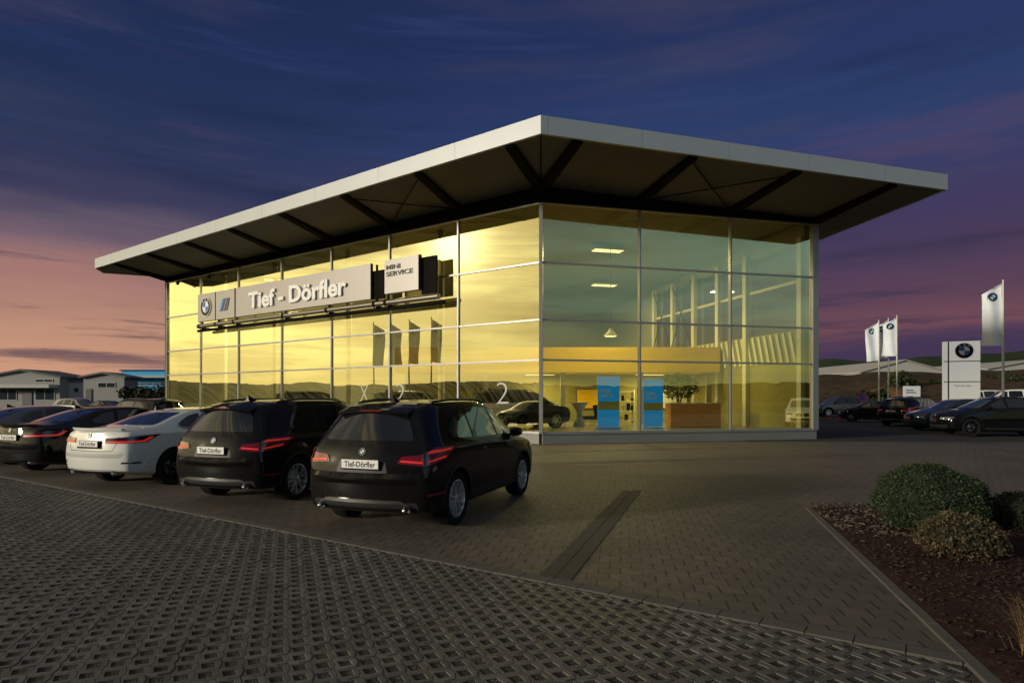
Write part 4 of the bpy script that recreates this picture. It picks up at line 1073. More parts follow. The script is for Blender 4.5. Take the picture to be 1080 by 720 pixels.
def area(name, p, sx, sy, power, col=(1, .88, .60), rot=None):
    l = bpy.data.lights.new(name, 'AREA'); l.shape = 'RECTANGLE'; l.size = sx; l.size_y = sy; l.energy = power; l.color = col
    o = bpy.data.objects.new(name, l); o.location = p; o.rotation_euler = rot or (0, 0, math.radians(14)); COL.objects.link(o); return o
for i, (p_, q_, pw) in enumerate([(5.0, 5.8, 850), (7.6, 12.5, 380), (-4.0, 13.0, 1400), (-11.0, 17.4, 1200)]):
    o = AP(p_, q_); zc = sofz(o) - .32
    r = empty('ceiling_light', (o.x, o.y, zc), math.radians(14)); mb = MB(); mb.box((0, 0, .05), (1.50, .60, .09)); mb.build('housing', M['white_col'], r)
    mb = MB(); mb.box((0, 0, -.005), (1.40, .50, .02)); mb.build('diffuser', M['lamp'], r)
    mb = MB(); [mb.tube([(sx, 0, .09), (sx, 0, .30)], .008, 6) for sx in (-.5, .5)]; mb.build('hanger', M['mullion'], r)
    where = ['over the yellow gallery', 'deep inside near the side windows', 'behind the service sign', 'at the far left end'][i]
    tag(r, 'rectangular lit ceiling lamp inside the showroom, ' + where, 'ceiling light', 'ceiling lights in the showroom')
    area('ceiling_lamp_light', (o.x, o.y, zc - .06), 1.4, .5, pw)
for i, (t_, pw, where) in enumerate(((.45, 200, 'next to the corner mullion'), (.80, 200, 'above the right hand blue panel'))):  # lamps added to brighten the space behind the display panels
    o = ga.lerp(gb, t_) + gn * 1.2; r = empty('ceiling_light', (o.x, o.y, 2.83), math.radians(14)); mb = MB(); mb.box((0, 0, .05), (1.6, .26, .06)); mb.build('housing', M['white_col'], r)
    mb = MB(); mb.box((0, 0, .012), (1.5, .2, .02)); mb.build('diffuser', M['lamp'], r)
    tag(r, 'slim lamp added to brighten the space under the yellow gallery, ' + where, 'ceiling light', 'fill lamps added under the gallery'); area('gallery_fill_light', (o.x, o.y, 2.80), 1.5, .2, pw)
for i, (t_, cc, lab) in enumerate(((.30, 'pot', 'pale poster on the wall under the gallery, behind the dark show car'), (.62, 'yellow', 'yellow poster on the wall under the gallery, between bar table and taller blue panel'), (.90, 'pot', 'pale poster on the wall under the gallery, behind the indoor plant'))):
    o = ga.lerp(gb, t_) + gn * 2.78; r = empty('poster', (o.x, o.y, 1.0), math.atan2(gd.y, gd.x)); mb = MB(); mb.box((0, 0, .6), (1.5, .04, 1.1)); mb.build('frame', M['frame_dark'], r)
    mb = MB(); mb.box((0, -.025, .6), (1.4, .02, 1.0)); mb.build('print', M[cc], r); tag(r, lab, 'poster')
# pendant lamp seen through the right front
o = P(644, 350, 27.0); r = empty('pendant_lamp', (o.x, o.y, o.z - .25)); mb = MB(); mb.lathe([(.05, .42), (.10, .30), (.30, .10), (.31, .07), (.28, .07), (.1, .26)], (0, 0, 0), UP, 20); mb.build('lamp_shade', M['white_col'], r, smooth=50)
mb = MB(); mb.lathe([(.001, .04), (.24, .05), (.24, .08), (.001, .09)], (0, 0, 0), UP, 18); mb.build('lamp_bulb', M['lamp'], r); mb = MB(); mb.tube([(0, 0, .4), (0, 0, 4.2)], .012, 6); mb.build('cable', M['steel_dark'], r)
tag(r, 'white pendant lamp hanging behind the right hand glass front', 'pendant lamp')
def GI(x, y): return G(x, y, ZF)
def banner(x0, x1, ytop, ybot, label):
    p0, p1 = GI(x0, ybot), GI(x1, ybot); h = (ybot - ytop) / F * p0.y; w = p1.x - p0.x
    r = empty('display_stand', (p0.x + w / 2, p0.y, ZF), math.radians(8))
    mb = MB(); mb.box((0, 0, h / 2 + .02), (w, .06, h - .04)); mb.build('panel', M['banner'], r)
    mb = MB(); mb.box((0, 0, .012), (w * 1.05, .4, .024)); mb.build('foot', M['frame_dark'], r)
    mb = MB(); [mb.box((-w * .12 + dx, -.032, h - .14 - dz), (ww, .004, .03)) for dx, dz, ww in ((-.05, .42, w * .45), (-.02, .50, w * .52), (.02, .62, w * .6), (.0, .70, w * .55), (-.1, .95, w * .35))]
    [mb.box((-w * .28 + dx, -.032, h - .28), (.07, .004, .07)) for dx in (0, .14)]
    mb.build('lettering', M['sign_white'], r)
    mb = MB(); mb.box((0, -.032, h * .44), (w * .98, .004, h * .16)); mb.build('stripe', mat('banner_pale_band', (.35, .42, .22), .5), r)
    return tag(r, label, 'display stand', 'blue display stands behind the glass')
banner(630, 653.5, 397, 451.5, 'taller blue display panel behind the glass, left of the mullion'); banner(678, 699.5, 400, 451, 'blue display panel behind the glass, between mullion and wooden desk')
p0, p1 = GI(708, 451), GI(760, 450.5); r = empty('reception_desk', ((p0.x + p1.x) / 2, p0.y + .3, ZF), math.radians(6)); w = p1.x - p0.x
mb = MB(); mb.box((0, 0, .53), (w, .06, 1.0)); mb.box((-w / 2 + .04, .35, .53), (.05, .62, 1.0)); mb.box((w / 2 - .04, .35, .53), (.05, .62, 1.0)); mb.build('front_panel', M['wood'], r)
mb = MB(); mb.box((0, .3, 1.06), (w + .08, .75, .05)); mb.build('counter_top', M['pot'], r); mb = MB(); mb.box((0, .02, .02), (w - .1, .05, .04)); mb.build('base', M['frame_dark'], r)
tag(r, 'oak fronted reception desk behind the right hand glass', 'desk')
o = GI(722, 448); r = empty('potted_plant', (o.x, o.y + 1.0, ZF)); mb = MB(); mb.lathe([(.20, 0), (.28, .55), (.30, .6), (.26, .6), (.001, .55)], (0, 0, 0), UP, 20); mb.build('pot', M['pot'], r, smooth=50)
mb = MB(); [mb.tube([(0, 0, .5), (.1 * math.cos(a), .1 * math.sin(a), 1.2), (.45 * math.cos(a + .4), .45 * math.sin(a + .4), 1.9)], [.03, .022, .01], 6) for a in (0, 1.3, 2.6, 3.9, 5.2)]; mb.build('stem', M['bark'], r)
mb = MB(); vs, fs = leaves((0, 0, 1.85), (.95, .8, .65), 900, .085, .35, -1, 4); mb.add(vs, fs); mb.build('foliage', M['leaf_in'], r); tag(r, 'bushy indoor plant in a white pot behind the wooden desk', 'potted plant')
o = GI(612, 450); r = empty('bar_table', (o.x, o.y + .4, ZF)); mb = MB(); mb.lathe([(.34, 0), (.30, .05), (.12, .5), (.14, .7), (.36, 1.04), (.38, 1.06)], (0, 0, 0), UP, 20); mb.build('pedestal', M['pot'], r, smooth=50); mb = MB(); mb.lathe([(.001, 1.06), (.42, 1.06), (.42, 1.10), (.001, 1.10)], (0, 0, 0), UP, 24); mb.build('table_top', M['pot'], r); tag(r, 'white tulip shaped bar table left of the blue display panels', 'table')
def sofa(x, y, rot, label):
    o = GI(x, y); r = empty('lounge_chair', (o.x, o.y + .5, ZF), rot); mb = MB(); mb.box((0, 0, .36), (.72, .66, .16)); mb.build('seat', M['steel_dark'], r); mb = MB(); mb.obox((0, .34, .66), (1, 0, 0), (0, .97, .24), (0, -.24, .97), .72, .12, .60); mb.build('backrest', M['steel_dark'], r)
    for sx in (-.3, .3):
        for sy in (-.27, .27): mb = MB(); mb.tube([(sx, sy, 0), (sx * .95, sy * .95, .29)], .018, 8); mb.build('leg', M['alloy'], r)
    tag(r, label, 'chair')
def shelf(x, y, w, label, back=.6):
    o = GI(x, y); r = empty('display_shelf', (o.x, o.y + back, ZF), math.radians(8))
    for sx in (-w / 2, w / 2): mb = MB(); mb.box((sx, 0, .85), (.05, .4, 1.7)); mb.build('side_panel', M['white_col'], r)
    for k in range(4): mb = MB(); mb.box((0, 0, .12 + k * .5), (w - .06, .38, .035)); mb.build('shelf_board', M['white_col'], r)
    g = random.Random(int(x)); mb = MB()
    for k in range(3):
        xx = -w / 2 + .12
        while xx < w / 2 - .1:
            hh = g.uniform(.1, .38); ww = g.uniform(.06, .2); mb.box((xx + ww / 2, g.uniform(-.08, .08), .14 + k * .5 + hh / 2), (ww, .16, hh), g.randrange(3)); xx += ww + g.uniform(.03, .18)
    mb.build('goods', [M['pot'], M['yellow'], M['steel_dark']], r); tag(r, label, 'shelf')
shelf(663, 447, 1.1, 'white display shelf with goods between the two blue panels', 1.6); shelf(592, 444, 1.3, 'white display shelf with goods behind the dark lounge chair', 3.0); shelf(795, 446, 1.5, 'white display shelf with goods in the right hand bay', 1.2)
sofa(588, 450, .6, 'dark lounge chair behind the glass next to the corner mullion'); sofa(626, 449, -2.2, 'dark lounge chair between the bar table and the blue panel')

# ------------------------------------------------------------------ signs on the left front
SO = .62
def sp(x, z, d=SO): s = onL(x, d); return A + dl * s + nl * d + UP * z
UL = -dl
zt, zb_ = 7.36, 5.86
rack = empty('sign_rack', sp(330, 5.6)); tag(rack, 'dark tubular rack carrying the row of signs along the left glass front', 'sign rack')
for zz, dd, rr_ in ((5.62, SO + .02, .115), (5.40, SO - .16, .075)):
    mb = MB(); mb.tube([sp(209, zz, dd), sp(463 if rr_ > .1 else 469, zz, dd)], rr_, 14); mb.build('tube', M['tube_metal'] if rr_ > .1 else M['steel_dark'], rack, smooth=50, world=True)
for x in (212, 229, 248, 300, 346, 396, 408):
    s_ = onL(x, SO); q_ = A + dl * s_; mb = MB(); mb.bar(q_ + nl * .09 + UP * 5.5, q_ + nl * (SO - .10) + UP * 5.5, .09, .12); mb.obox(q_ + nl * (SO - .09) + UP * 6.35, dl, nl, UP, .07, .07, 1.9); mb.lathe([(.15, -.05), (.15, .05)], q_ + nl * (SO + .02) + UP * 5.62, dl, 14); mb.build('bracket', M['steel_dark'], rack, world=True)
def panel(name, x0, x1, z0, z1, m, label, th=.14, d=SO):
    a_, b_ = sp(x0, 0, d), sp(x1, 0, d); w = (b_ - a_).length; c_ = (a_ + b_) / 2
    r = empty(name, c_ + UP * z0); mb = MB(); mb.obox(c_ + UP * (z0 + z1) / 2, UL, nl, UP, w, th, z1 - z0); mb.build('panel', m, r, world=True)
    mb = MB(); mb.obox(c_ + UP * (z0 + z1) / 2 - nl * .02, UL, nl, UP, w + .03, th - .05, z1 - z0 + .03); mb.build('edge_frame', M['frame_dark'], r, world=True)
    tag(r, label, 'sign'); return r, c_ + nl * (th / 2 + .002), w
def fit_text(mb, s, c, U, V, width, height, depth, mi=None, bold=0, space=1.0):
    vs, fs = text_mesh(s, 1, 0, 4, 1, bold, space); x0 = min(v.x for v in vs); x1 = max(v.x for v in vs)
    h1 = .73; U, V = Vector(U).normalized(), Vector(V).normalized(); W = U.cross(V)
    vs, fs = text_mesh(s, 1, depth / 2, 4, 1, bold, space); k = width / (x1 - x0)
    mb.add([c + U * ((v.x - (x0 + x1) / 2) * k) + V * (v.y * height / h1) + W * (v.z + depth / 2) for v in vs], fs, mi)
r, c_, w = panel('roundel_sign', 210, 228, zb_, zt, M['sign_grey'], 'square grey sign with a blue and white roundel, leftmost on the rack')
mb = MB(); roundel(mb, c_ + UP * 6.62, UL, UP, .52, .05); mb.build('emblem', ROUNDEL, r, world=True)
r, c_, w = panel('stripe_sign', 229, 248.5, zb_, zt, M['sign_grey'], 'square grey sign with slanted blue stripes beside the roundel sign')
mb = MB(); k = .30
for mi, x0 in ((0, -.52), (1, -.33), (2, -.14)): mb.prism([(x0, 6.28), (x0 + .15, 6.28), (x0 + .15 + k, 6.92), (x0 + k, 6.92)], c_, UL, UP, nl * .04, mi)
mb.prism([(.10, 6.28), (.20, 6.28), (.20 + k * .6, 6.66), (.44, 6.92), (.32 + k * .3, 6.92), (.08 + k, 6.92)], c_, UL, UP, nl * .04, 2); mb.build('emblem', [M['stripe_l'], M['stripe_d'], M['stripe_g']], r, world=True)
r, c_, w = panel('name_sign', 250, 392, zb_, zt, M['sign_grey'], 'long grey name sign with white raised letters on the left glass front')
tw = onL(265, SO) - onL(368, SO); tc = A + dl * ((onL(265, SO) + onL(368, SO)) / 2) + nl * (SO + .075)
mb = MB(); fit_text(mb, 'Tief - Dörfler', tc + UP * 6.20, UL, UP, tw, .80, .09, bold=.03); mb.build('lettering', M['sign_white'], r, world=True)
r, c_, w = panel('service_sign', 407.5, 443, zb_ + .12, zt + .01, M['sign_grey'], 'square pale sign with black lettering right of the name sign', th=.20)
mb = MB(); a_ = c_ + UL * (-w * .12)
fit_text(mb, 'MINI', c_ - UL * (w * .23) + UP * 6.96, UL, UP, w * .42, .19, .02, bold=.02); fit_text(mb, 'SERVICE', c_ - UL * (w * .045) + UP * 6.68, UL, UP, w * .79, .19, .02, bold=.02); mb.build('lettering', M['ink'], r, world=True)
r, c_, w = panel('blank_panel', 394, 406, 5.86, 7.05, M['steel_dark'], 'dark blank panel between the name sign and the pale service sign', th=.06, d=SO - .1)
r, c_, w = panel('blank_panel', 445, 461, 5.80, 7.28, M['steel_dark'], 'dark blank panel at the right end of the sign rack', th=.06, d=SO - .12)
for x, lab in ((188, 'small floodlight under the wall head, nearest the far left end of the front'), (221, 'small floodlight under the wall head above the roundel sign')):
    s_ = onL(x, .5); o = A + dl * s_ + nl * .5 + UP * 8.35; r = empty('floodlight', o); mb = MB(); mb.bar(o - nl * .40 + UP * .18, o + UP * .02, .05, .05); mb.build('arm', M['steel_dark'], r, world=True); mb = MB(); mb.lathe([(.05, -.1), (.10, .12), (.001, .12)], o, (nl * .6 - UP).normalized(), 14); mb.build('lamp_head', M['steel_dark'], r, world=True); tag(r, lab, 'floodlight', 'floodlights under the wall head')
for ch, x, zz, hh, lab in (('X', 384, 1.42, .90, 'white letter X stuck on the left glass front above the second dark car'), ('2', 422, 1.42, .90, 'white figure 2 on the glass above the roof of the nearest car'), ('2', 530, 1.42, .88, 'white figure 2 on the corner pane of the left glass front')):
    c_ = A + dl * onL(x, .035) + nl * .035 + UP * zz; mb = MB(); fit_text(mb, ch, c_, UL, UP, hh * .62, hh, .004, bold=-.02)
    o = mb.build('window_lettering', M['decal'], None); tag(o, lab, 'window lettering')

# ------------------------------------------------------------------ parked cars on the left
HD = 19.0
def car_by_wheel(o, kind, wx, wy, heading):           # right rear tyre touches the ground at (wx, wy)
    h = az(heading); left = Vector((-h.y, h.x, 0)); S = SPEC[kind]
    return place_car(o, Vector((wx, wy, 0)) - h * S['axles'][0] + left * .885, heading)
suv1 = car_by_wheel(build_car('parked_car', 'suv', 'paint_brown', tint='car_glass_light'), 'suv', -.70, 8.03, HD + .5)
tag(suv1, 'dark brown compact SUV parked nearest, at the right end of the row', 'car', 'cars parked in front of the showroom')
suv2 = car_by_wheel(build_car('parked_car', 'suv', 'paint_black'), 'suv', -3.46, 9.98, HD)
tag(suv2, 'black compact SUV parked between the white saloon and the nearest SUV', 'car', 'cars parked in front of the showroom')
sed1 = car_by_wheel(build_car('parked_car', 'sedan', 'paint_white', 'alloy_dark'), 'sedan', -6.45, 11.75, HD + 1)
tag(sed1, 'white saloon with slim red tail lights, the only white car in the row', 'car', 'cars parked in front of the showroom')
sed2 = car_by_wheel(build_car('parked_car', 'sedan', 'paint_black', 'alloy_dark'), 'sedan', -9.35, 13.55, HD + 1)
tag(sed2, 'black saloon parked directly left of the white saloon', 'car', 'cars parked in front of the showroom')
sed3 = car_by_wheel(build_car('parked_car', 'sedan', 'paint_grey', 'alloy_dark'), 'sedan', -12.35, 15.3, HD + 1)
tag(sed3, 'grey saloon cut off by the left edge, left of the black saloon', 'car', 'cars parked in front of the showroom')
suv_bk = place_car(copy_tree(suv2), (-15.2, 25.3), -62); tag(suv_bk, 'black SUV parked farther back, seen over the roof of the white saloon', 'car', 'cars parked beyond the row')
far1 = place_car(build_car('parked_car', 'suv', 'paint_silver', plate=False), (-37, 52.5), 110); tag(far1, 'silver car parked before the grey link building far left', 'car', 'cars parked beyond the row')
far2 = place_car(copy_tree(sed2), (-31.5, 48.0), 115); tag(far2, 'black saloon parked far left near the grey halls', 'car', 'cars parked beyond the row')
# ------------------------------------------------------------------ cars on the right
c = G(1026, 460.5); h = az(-82); left = Vector((-h.y, h.x, 0))
rc = place_car(build_car('parked_car', 'sedan', 'paint_black', 'alloy_dark'), c - h * 1.56 - left * 1.0, -82); rc.scale = (1.1, 1.1, 1.18); tag(rc, 'large black saloon at the right edge, facing left', 'car', 'cars parked by the pylon sign')
rc2 = place_car(build_car('parked_car', 'sedan', 'paint_blue', 'alloy_dark'), (22.9, 31.5), -88); rc2.scale = (1.1, 1.1, 1.12); tag(rc2, 'slate blue saloon behind the large black saloon, facing left', 'car', 'cars parked by the pylon sign')
rc3 = place_car(copy_tree(rc2), (25.1, 34.6), -88); tag(rc3, 'second slate blue saloon, the farther one of the two', 'car', 'cars parked by the pylon sign')
rc4 = place_car(copy_tree(suv2), (24.2, 37.0), 62); tag(rc4, 'black SUV seen from behind left of the pylon sign', 'car', 'cars parked by the pylon sign'); rc4.scale = (1.1, 1.05, 1.05)
rc5 = place_car(copy_tree(rc), (25.0, 42.5), -55); tag(rc5, 'black car parked below the three flags', 'car', 'cars parked by the pylon sign'); rc5.scale = (.95, .95, 1)
van = place_car(build_car('parked_van', 'suv', 'paint_grey', plate=False), (28.6, 53.5), -84); van.scale = (1.05, 1, 1.12); tag(van, 'grey people carrier on the road just right of the showroom corner', 'van')
for i, (x, Y, lab) in enumerate(((1036, 60, 'white van right of the pylon sign, the left one of the pair'), (1066, 56, 'white van beyond the large black saloon, near the single flagpole'))):
    p = P(x, 425, Y); v = build_car('parked_van', 'suv', 'paint_white', plate=False) if i == 0 else copy_tree(v); van_w = v; place_car(v, (p.x, p.y, .25), -80 + 20 * i); v.scale = (1.15, 1.1, 1.35); tag(v, lab, 'van', 'white vans beyond the pylon')
# ------------------------------------------------------------------ cars in the showroom
sc1 = place_car(copy_tree(suv2), (.3, 26.2, ZF), 60); tag(sc1, 'dark car on show inside, behind the corner of the left glass front', 'car', 'cars on show inside')
sc2 = place_car(copy_tree(far1), (-4.4, 28.8, ZF), 80); tag(sc2, 'silver car on show inside, behind the sign rack end', 'car', 'cars on show inside')
sc3 = place_car(copy_tree(suv1), (-10.5, 33.0, ZF), 70); tag(sc3, 'brown car on show inside behind the middle of the left front', 'car', 'cars on show inside')

# ------------------------------------------------------------------ flags, pylon and small signs
def flagpole(p, Hh, w, hgt, label, group=None, side=-1, seed=0, flagm='flag'):
    r = empty('flagpole', p); mb = MB(); mb.tube([(0, 0, 0), (0, 0, Hh * .5), (0, 0, Hh)], [.075, .06, .04], 12); mb.tube([(0, 0, Hh), (0, 0, Hh + .06)], [.055, .02], 10); mb.build('pole', M['pole'], r, smooth=50)
    mb = MB(); mb.tube([(0, 0, Hh - .12), (side * w, 0, Hh - .12 - w * .62)], .018, 6); mb.build('boom', M['pole'], r)
    nx, nz = 14, 34; vs = []; rr_ = random.Random(seed); ph = rr_.uniform(0, 6)
    for j in range(nz + 1):
        t = j / nz
        for i in range(nx + 1):
            u = i / nx; drop = w * .62 * u * (1 - t) + w * .05 * u * t
            amp = .05 + .12 * u * (1 - abs(2 * t - 1) * .5)
            x = side * (.05 + u * w * (1 - .13 * math.sin(t * 2.6 + ph) * t))
            vs.append((x, amp * math.sin(u * 5.5 + t * 2.2 + ph) + .05 * math.sin(t * 9 + u * 3 + ph), Hh - .14 - drop - t * hgt * (1 - .03 * u * math.sin(ph))))
    mb.add(vs, [(j * (nx + 1) + i, j * (nx + 1) + i + 1, (j + 1) * (nx + 1) + i + 1, (j + 1) * (nx + 1) + i) for j in range(nz) for i in range(nx)])
    f = mb.build('flag', M[flagm], r, smooth=80)
    k = int(nz * .16) * (nx + 1) + int(nx * .5); c = Vector(vs[k]); e1 = (Vector(vs[k + 1]) - Vector(vs[k - 1])).normalized() * -side * -1; e2 = UP; e1 = (e1 - e2 * e1.dot(e2)).normalized()
    if e1.x < 0: e1 = -e1
    for sg in (1, -1):
        mb = MB(); roundel(mb, c + e1.cross(UP) * sg * .03, e1 * sg, UP, w * .27, .02, letters=False, n=24); mb.build('emblem', ROUNDEL, f)
    return tag(r, label, 'flag', group)
def gp(x, Y): return Vector(((x - 540) / F * Y, Y, 0))
flagpole(gp(1058, 34.5), HC + (HY - 296) / F * 34.5, .92, 3.5, 'tall pale flag right of the white pylon, the single one', seed=1).rotation_euler.z = -.5
for x, lab, s_, yt, Y in ((927, 'pale flag, leftmost of the three close together', 2, 338, 50), (937, 'pale flag, middle one of the three close together', 3, 336, 50.5), (946, 'pale flag, rightmost of the three close together', 4, 333, 49.5)):
    flagpole(gp(x, Y), HC + (HY - yt) / F * Y, .92, 3.1, lab, 'three pale flags beside the showroom', seed=s_).rotation_euler.z = -.5
Y = 37.0; p0, p1 = P(997.5, 0, Y), P(1029.5, 0, Y); w = p1.x - p0.x; H_ = HC + (HY - 360) / F * Y
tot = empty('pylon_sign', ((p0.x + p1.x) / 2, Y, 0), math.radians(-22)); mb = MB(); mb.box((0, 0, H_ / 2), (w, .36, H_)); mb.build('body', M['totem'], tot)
zt_ = lambda y: HC + (HY - y) / F * Y
for sx in (-w / 2 + w * .13,): mb = MB(); mb.box((sx, -.185, H_ / 2), (.07, .012, H_ - .02)); mb.build('groove', M['groove'], tot)
for yy in (381, 402.5): mb = MB(); mb.box((0, -.186, zt_(yy)), (w - .01, .016, .05)); mb.build('groove', M['groove'], tot)
mb = MB(); roundel(mb, (w * .06, -.18, zt_(370)), (1, 0, 0), UP, .46, .05); mb.build('emblem', ROUNDEL, tot)
mb = MB(); fit_text(mb, 'Tief-Dörfler', Vector((w * .03, -.181, zt_(407.5))), (1, 0, 0), UP, w * .5, .10, .01); mb.build('lettering', M['groove'], tot)
tag(tot, 'tall white pylon sign with a blue and white roundel', 'pylon sign')
Y = 44; p0, p1 = P(953, 0, Y), P(970, 0, Y); H_ = HC + (HY - 407) / F * Y; w = p1.x - p0.x
r = empty('info_sign', ((p0.x + p1.x) / 2, Y, 0)); mb = MB(); mb.box((0, 0, H_ / 2 + .1), (w, .16, H_ - .2)); mb.build('panel', M['totem'], r); mb = MB(); mb.box((0, 0, .06), (w * .9, .2, .12)); mb.build('base', M['kerb'], r)
mb = MB(); [mb.box((-w * .08 - dx, -.083, H_ - dz), (ww, .01, .07)) for dx, dz, ww in ((.1, .30, w * .45), (0, .46, w * .62), (.1, .75, w * .4))]; mb.build('lettering', M['groove'], r); tag(r, 'small pale information sign between the three flags and the pylon', 'sign')
Y = 46; o = gp(909, Y); r = empty('traffic_sign', o); zc = HC + (HY - 418.5) / F * Y; mb = MB(); mb.tube([(0, 0, 0), (0, 0, zc + .3)], .03, 8); mb.build('post', M['pole'], r)
mb = MB(); mb.lathe([(.001, .04), (.36, .04), (.36, .055), (.001, .055)], (0, 0, zc), (0, -1, 0), 28, 0); mb.lathe([(.001, .057), (.28, .057)], (0, 0, zc), (0, -1, 0), 28, 1)
for sg in (1, -1): mb.bar((-.2, -.06, zc - .2 * sg), (.2, -.06, zc + .2 * sg), .012, .08, up=Vector((0, 1, 0)), mi=0)
mb.build('disc', [M['sign_red'], M['sign_blue']], r); tag(r, 'round red and blue no stopping sign left of the three flags', 'traffic sign')
mb = MB()
Y = 49.0
for k in range(10): a_ = gp(866 + k * 5.2, Y); mb.box((a_.x + .2, Y, .06), (.385, .2, .13), k % 2)
structure(mb.build('kerb', [M['kerb'], M['sign_red']]))

v = P(846, 440, 36); d_ = (v - A).dot(nr); q = v - nr * (2 * d_); q.z = 0
mc = place_car(copy_tree(van_w), q, 152 - 205); mc.name = 'parked_car'; mc.scale = (1, 1, 1); tag(mc, 'white car just outside the frame, mirrored low in the rightmost pane of the glass front', 'car')
# ------------------------------------------------------------------ far buildings
def hall(name, x0, x1, Y, ye, yp, wall, label, depth=18, wins=(), door=None, canopy=None, roofm='hall_roof', flat=False):
    p0, p1 = gp(x0, Y), gp(x1, Y); w = p1.x - p0.x; ze, zp = HC + (HY - ye) / F * Y, HC + (HY - yp) / F * Y
    r = empty(name, p0); mb = MB(); mb.prism([(0, 0), (w, 0), (w, ze), (w / 2, zp), (0, ze)] if not flat else [(0, 0), (w, 0), (w, ze), (0, ze)], (0, 0, 0), (1, 0, 0), UP, (0, depth, 0)); mb.build('wall', M[wall], r)
    mb = MB(); o = .5
    if flat: mb.box((w / 2, depth / 2, ze + .12), (w + .5, depth + .5, .24))
    else:
        sl_ = (zp - ze) / (w / 2)
        mb.prism([(-o, ze - o * sl_ + .02), (w / 2, zp + .02), (w + o, ze - o * sl_ + .02), (w + o, ze - o * sl_ + .27), (w / 2, zp + .29), (-o, ze - o * sl_ + .27)], (0, -o, 0), (1, 0, 0), UP, (0, depth + 2 * o, 0))
    mb.build('roof', M[roofm], r)
    k = Y / F
    for a, b, c, d in wins:
        xx0, xx1, z0, z1 = (a - x0) * k, (b - x0) * k, HC + (HY - d) * k, HC + (HY - c) * k
        mb = MB(); mb.box(((xx0 + xx1) / 2, -.04, (z0 + z1) / 2), (xx1 - xx0, .08, z1 - z0)); wn = mb.build('window', M['hall_light'], r)
        mb = MB(); m_ = max(1, int((xx1 - xx0) / 1.2)); ww = (xx1 - xx0 - .12) / m_
        for i in range(m_): mb.box((xx0 + .06 + ww * (i + .5), -.07, (z0 + z1) / 2), (ww - .12, .06, z1 - z0 - .2))
        mb.build('pane', M['hall_glass'], wn)
    if door:
        a, b, c, d = door; xx0, xx1, z0, z1 = (a - x0) * k, (b - x0) * k, 0, HC + (HY - c) * k
        mb = MB(); mb.box(((xx0 + xx1) / 2, -.06, (z0 + z1) / 2), (xx1 - xx0, .12, z1 - z0)); mb.build('door', M['frame_dark'], r)
    if canopy:
        z0, z1 = HC + (HY - canopy[1]) * k, HC + (HY - canopy[0]) * k; mb = MB(); mb.box((w * .48, -.9, (z0 + z1) / 2), (w * .98, 1.8, z1 - z0)); mb.build('canopy', M['hall_light'], r)
    return tag(r, label, 'building')
hall('workshop_hall', -16, 63, 95, 398, 391, 'hall_grey', 'wide grey gabled hall with shop windows at the far left', depth=7, wins=((-10, 18, 410, 422), (37, 58, 410, 422), (37, 56, 399.5, 403)), door=(24, 34, 410.5, 430), canopy=(405.5, 409))
hall('link_building', 63, 88, 97, 402.5, 402, 'hall_light', 'low flat roofed pale building between the two grey gabled halls', depth=5, wins=((67, 72, 408.5, 414), (78, 84, 408.5, 414)), flat=True)
hall('workshop_hall', 88, 131, 93, 398, 394, 'hall_grey', 'narrower grey gabled hall with a large dark gate', depth=3.4, wins=((103, 122, 403, 409), ), door=(91, 97, 410, 430), roofm='roofing')
hall('blue_hall', 128, 196, 112, 391, 390, 'hall_blue', 'bright blue flat roofed hall behind the left end of the showroom', flat=True, wins=((140, 176, 403.5, 406),), roofm='hall_blue_d', canopy=(396, 398.5))
hall('pale_warehouse', 908, 1000, 165, 392.5, 380, 'hall_light', 'long pale warehouse roof on the hillside behind the three flags', depth=60, roofm='whitehall')
hall('pale_warehouse', 1042, 1140, 150, 389, 380, 'hall_light', 'pale low hall on the hillside behind the single flag', depth=40, roofm='whitehall')

# ------------------------------------------------------------------ hills and trees
def strip(name, m, a0, a1, na, prof, amp, seed, fine=False):
    """prof: (distance, height) rows, swept over compass angles"""
    r_ = random.Random(seed); ph = [r_.uniform(0, 6) for _ in range(6)]; vs = []; cols = na + 1
    for i, (R_, h) in enumerate(prof):
        for k in range(cols):
            a = a0 + (a1 - a0) * k / na; wv = sum(math.sin(math.radians(a) * f_ + ph[q]) / (q + 1.3) for q, f_ in enumerate((7, 13, 29, 61, 113))) + (sum(math.sin(math.radians(a) * f_ + ph[q]) * .22 for q, f_ in enumerate((310, 470, 730))) if fine else 0)
            d = az(a) * R_ * (1 + .015 * math.sin(a * .3 + i)); vs.append((d.x, d.y, (h * (1 + amp * wv)) if h > 0 else -.1))
    mb = MB(); mb.add(vs, [(i * cols + k, i * cols + k + 1, (i + 1) * cols + k + 1, (i + 1) * cols + k) for i in range(len(prof) - 1) for k in range(na)])
    return structure(mb.build(name, m, smooth=80))
strip('hills', M['fields'], 14, 62, 120, [(260, 0), (330, 9), (430, 20), (560, 33), (690, 42), (800, 40), (1000, 0)], .07, 3)
strip('hills', M['scrub'], 18, 66, 160, [(96, 0), (112, 3.4), (135, 5.4), (170, 7.2), (215, 8.6), (260, 9), (330, 0)], .10, 5)
strip('hills', M['wood_ridge'], 62, 312, 1600, [(170, 0), (200, 4.5), (235, 7.0), (280, 8), (360, 8), (480, 0)], .13, 8, True)
mb = MB(); p = gp(938, 86); ellipsoid(mb, (p.x, p.y, 0), (5.0, 4.4, 3.2), 24, 12); structure(mb.build('terrain', M['clay'], smooth=80))
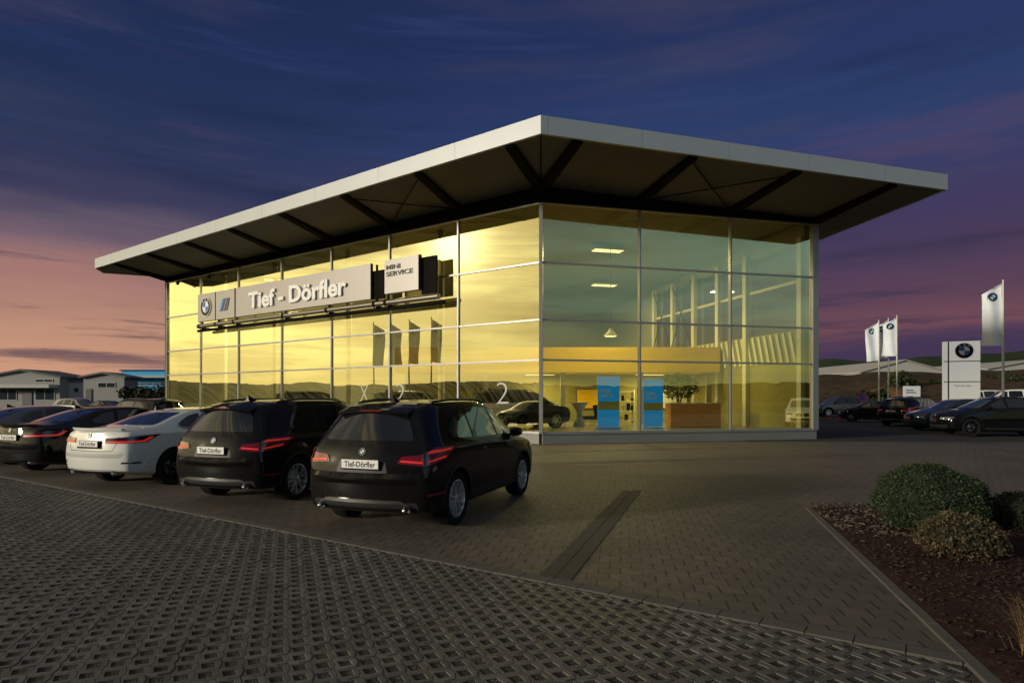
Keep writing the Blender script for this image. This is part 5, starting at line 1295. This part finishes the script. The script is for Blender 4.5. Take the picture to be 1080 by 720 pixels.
def tree(p, h, rad, label, group, seed, n=1400, trunk=.35, leaf=.28):
    h *= .86; r = empty('tree', p); rg = random.Random(seed); mb = MB(); tz = h * trunk
    mb.tube([(0, 0, -.2), (.05 * h * .1, 0, tz), (0, .02 * h, h * .72)], [h * .03, h * .022, h * .008], 8)
    for k in range(6): a = k * 1.05 + rg.random(); z0 = tz * rg.uniform(.8, 1.6); mb.tube([(0, 0, z0), (math.cos(a) * rad * .7, math.sin(a) * rad * .7, z0 + h * .25)], [h * .012, h * .004], 6)
    mb.build('trunk', M['bark'], r, smooth=60); mb = MB()
    for k in range(9):
        a = rg.uniform(0, 6.28); q = rg.random() ** .5 * rad * .68; z0 = tz + (h - tz) * rg.uniform(.18, .82); rr_ = rad * rg.uniform(.32, .6)
        vs, fs = leaves((math.cos(a) * q, math.sin(a) * q, z0), (rr_, rr_, rr_ * .8), n // 9, leaf, .3, -1, seed * 20 + k); mb.add(vs, fs)
    mb.build('crown', M['tree_leaf'], r); return tag(r, label, 'tree', group)
tg = 'dark trees behind the cars on the right'
for i, (x, Y, yt, rad, lab) in enumerate(((956, 92, 388, 2.9, 'bushy dark tree directly right of the three flagpoles'), (984, 95, 397, 2.6, 'dark tree on the slope left of the pylon sign'), (1046, 100, 388, 3.4, 'dark tree between the pylon and the single flagpole'), (1078, 92, 391, 3.2, 'dark tree at the right frame edge above the white vans'), (919, 66, 411, 1.7, 'narrow dark conifer like shrub below the three flags'))):
    o = gp(x, Y); tree(o, HC + (HY - yt) / F * Y, rad, lab, tg, 30 + i, n=1500)
tl = 'dark trees by the far left halls'
for i, (x, Y, yt, rad, lab) in enumerate(((73, 108, 396, 2.2, 'round dark treetop above the pale link building'), (148, 92, 405, 3.2, 'dark tree in front of the blue hall, left one'), (166, 90, 405, 3.0, 'dark tree in front of the blue hall, beside the showroom'))):
    tree(gp(x, Y), HC + (HY - yt) / F * Y, rad, lab, tl, 60 + i, n=1300)
# things that stand to the left of the picture and show in the left glass front
def mirrored(p):
    d = (p - A).dot(nl); return p - nl * (2 * d)
for i, (x, yt) in enumerate(((395, 341), (413, 341), (432, 338), (455, 336))):
    Y = 52; v = P(x, yt, Y); q = mirrored(Vector((v.x, v.y, 0)))
    flagpole(q, v.z, .85, 3.4, 'flag mirrored in the left glass front, number %s of four from the left' % ('one', 'two', 'three', 'four')[i], 'flags mirrored in the left glass front', seed=20 + i, side=1).rotation_euler.z = math.radians(-70)

# unseen trees added behind the camera to darken what the car tails reflect
for i, (a_, d_, h_, w_) in enumerate(((-134, 34, 9, 'leftmost, nearest the sunset'), (-146, 30, 10, 'second from the sunset side'), (-158, 33, 11, 'tallest, in the middle'), (-170, 30, 9.5, 'fourth from the sunset side'), (178, 34, 10, 'last before the open sky'))):
    tree(az(a_) * d_, h_ * 1.16, 5.2, 'broad dark tree added out of view behind the camera to darken car reflections, ' + w_, 'unseen trees added behind the camera', 80 + i, n=2200, trunk=.14, leaf=.5)
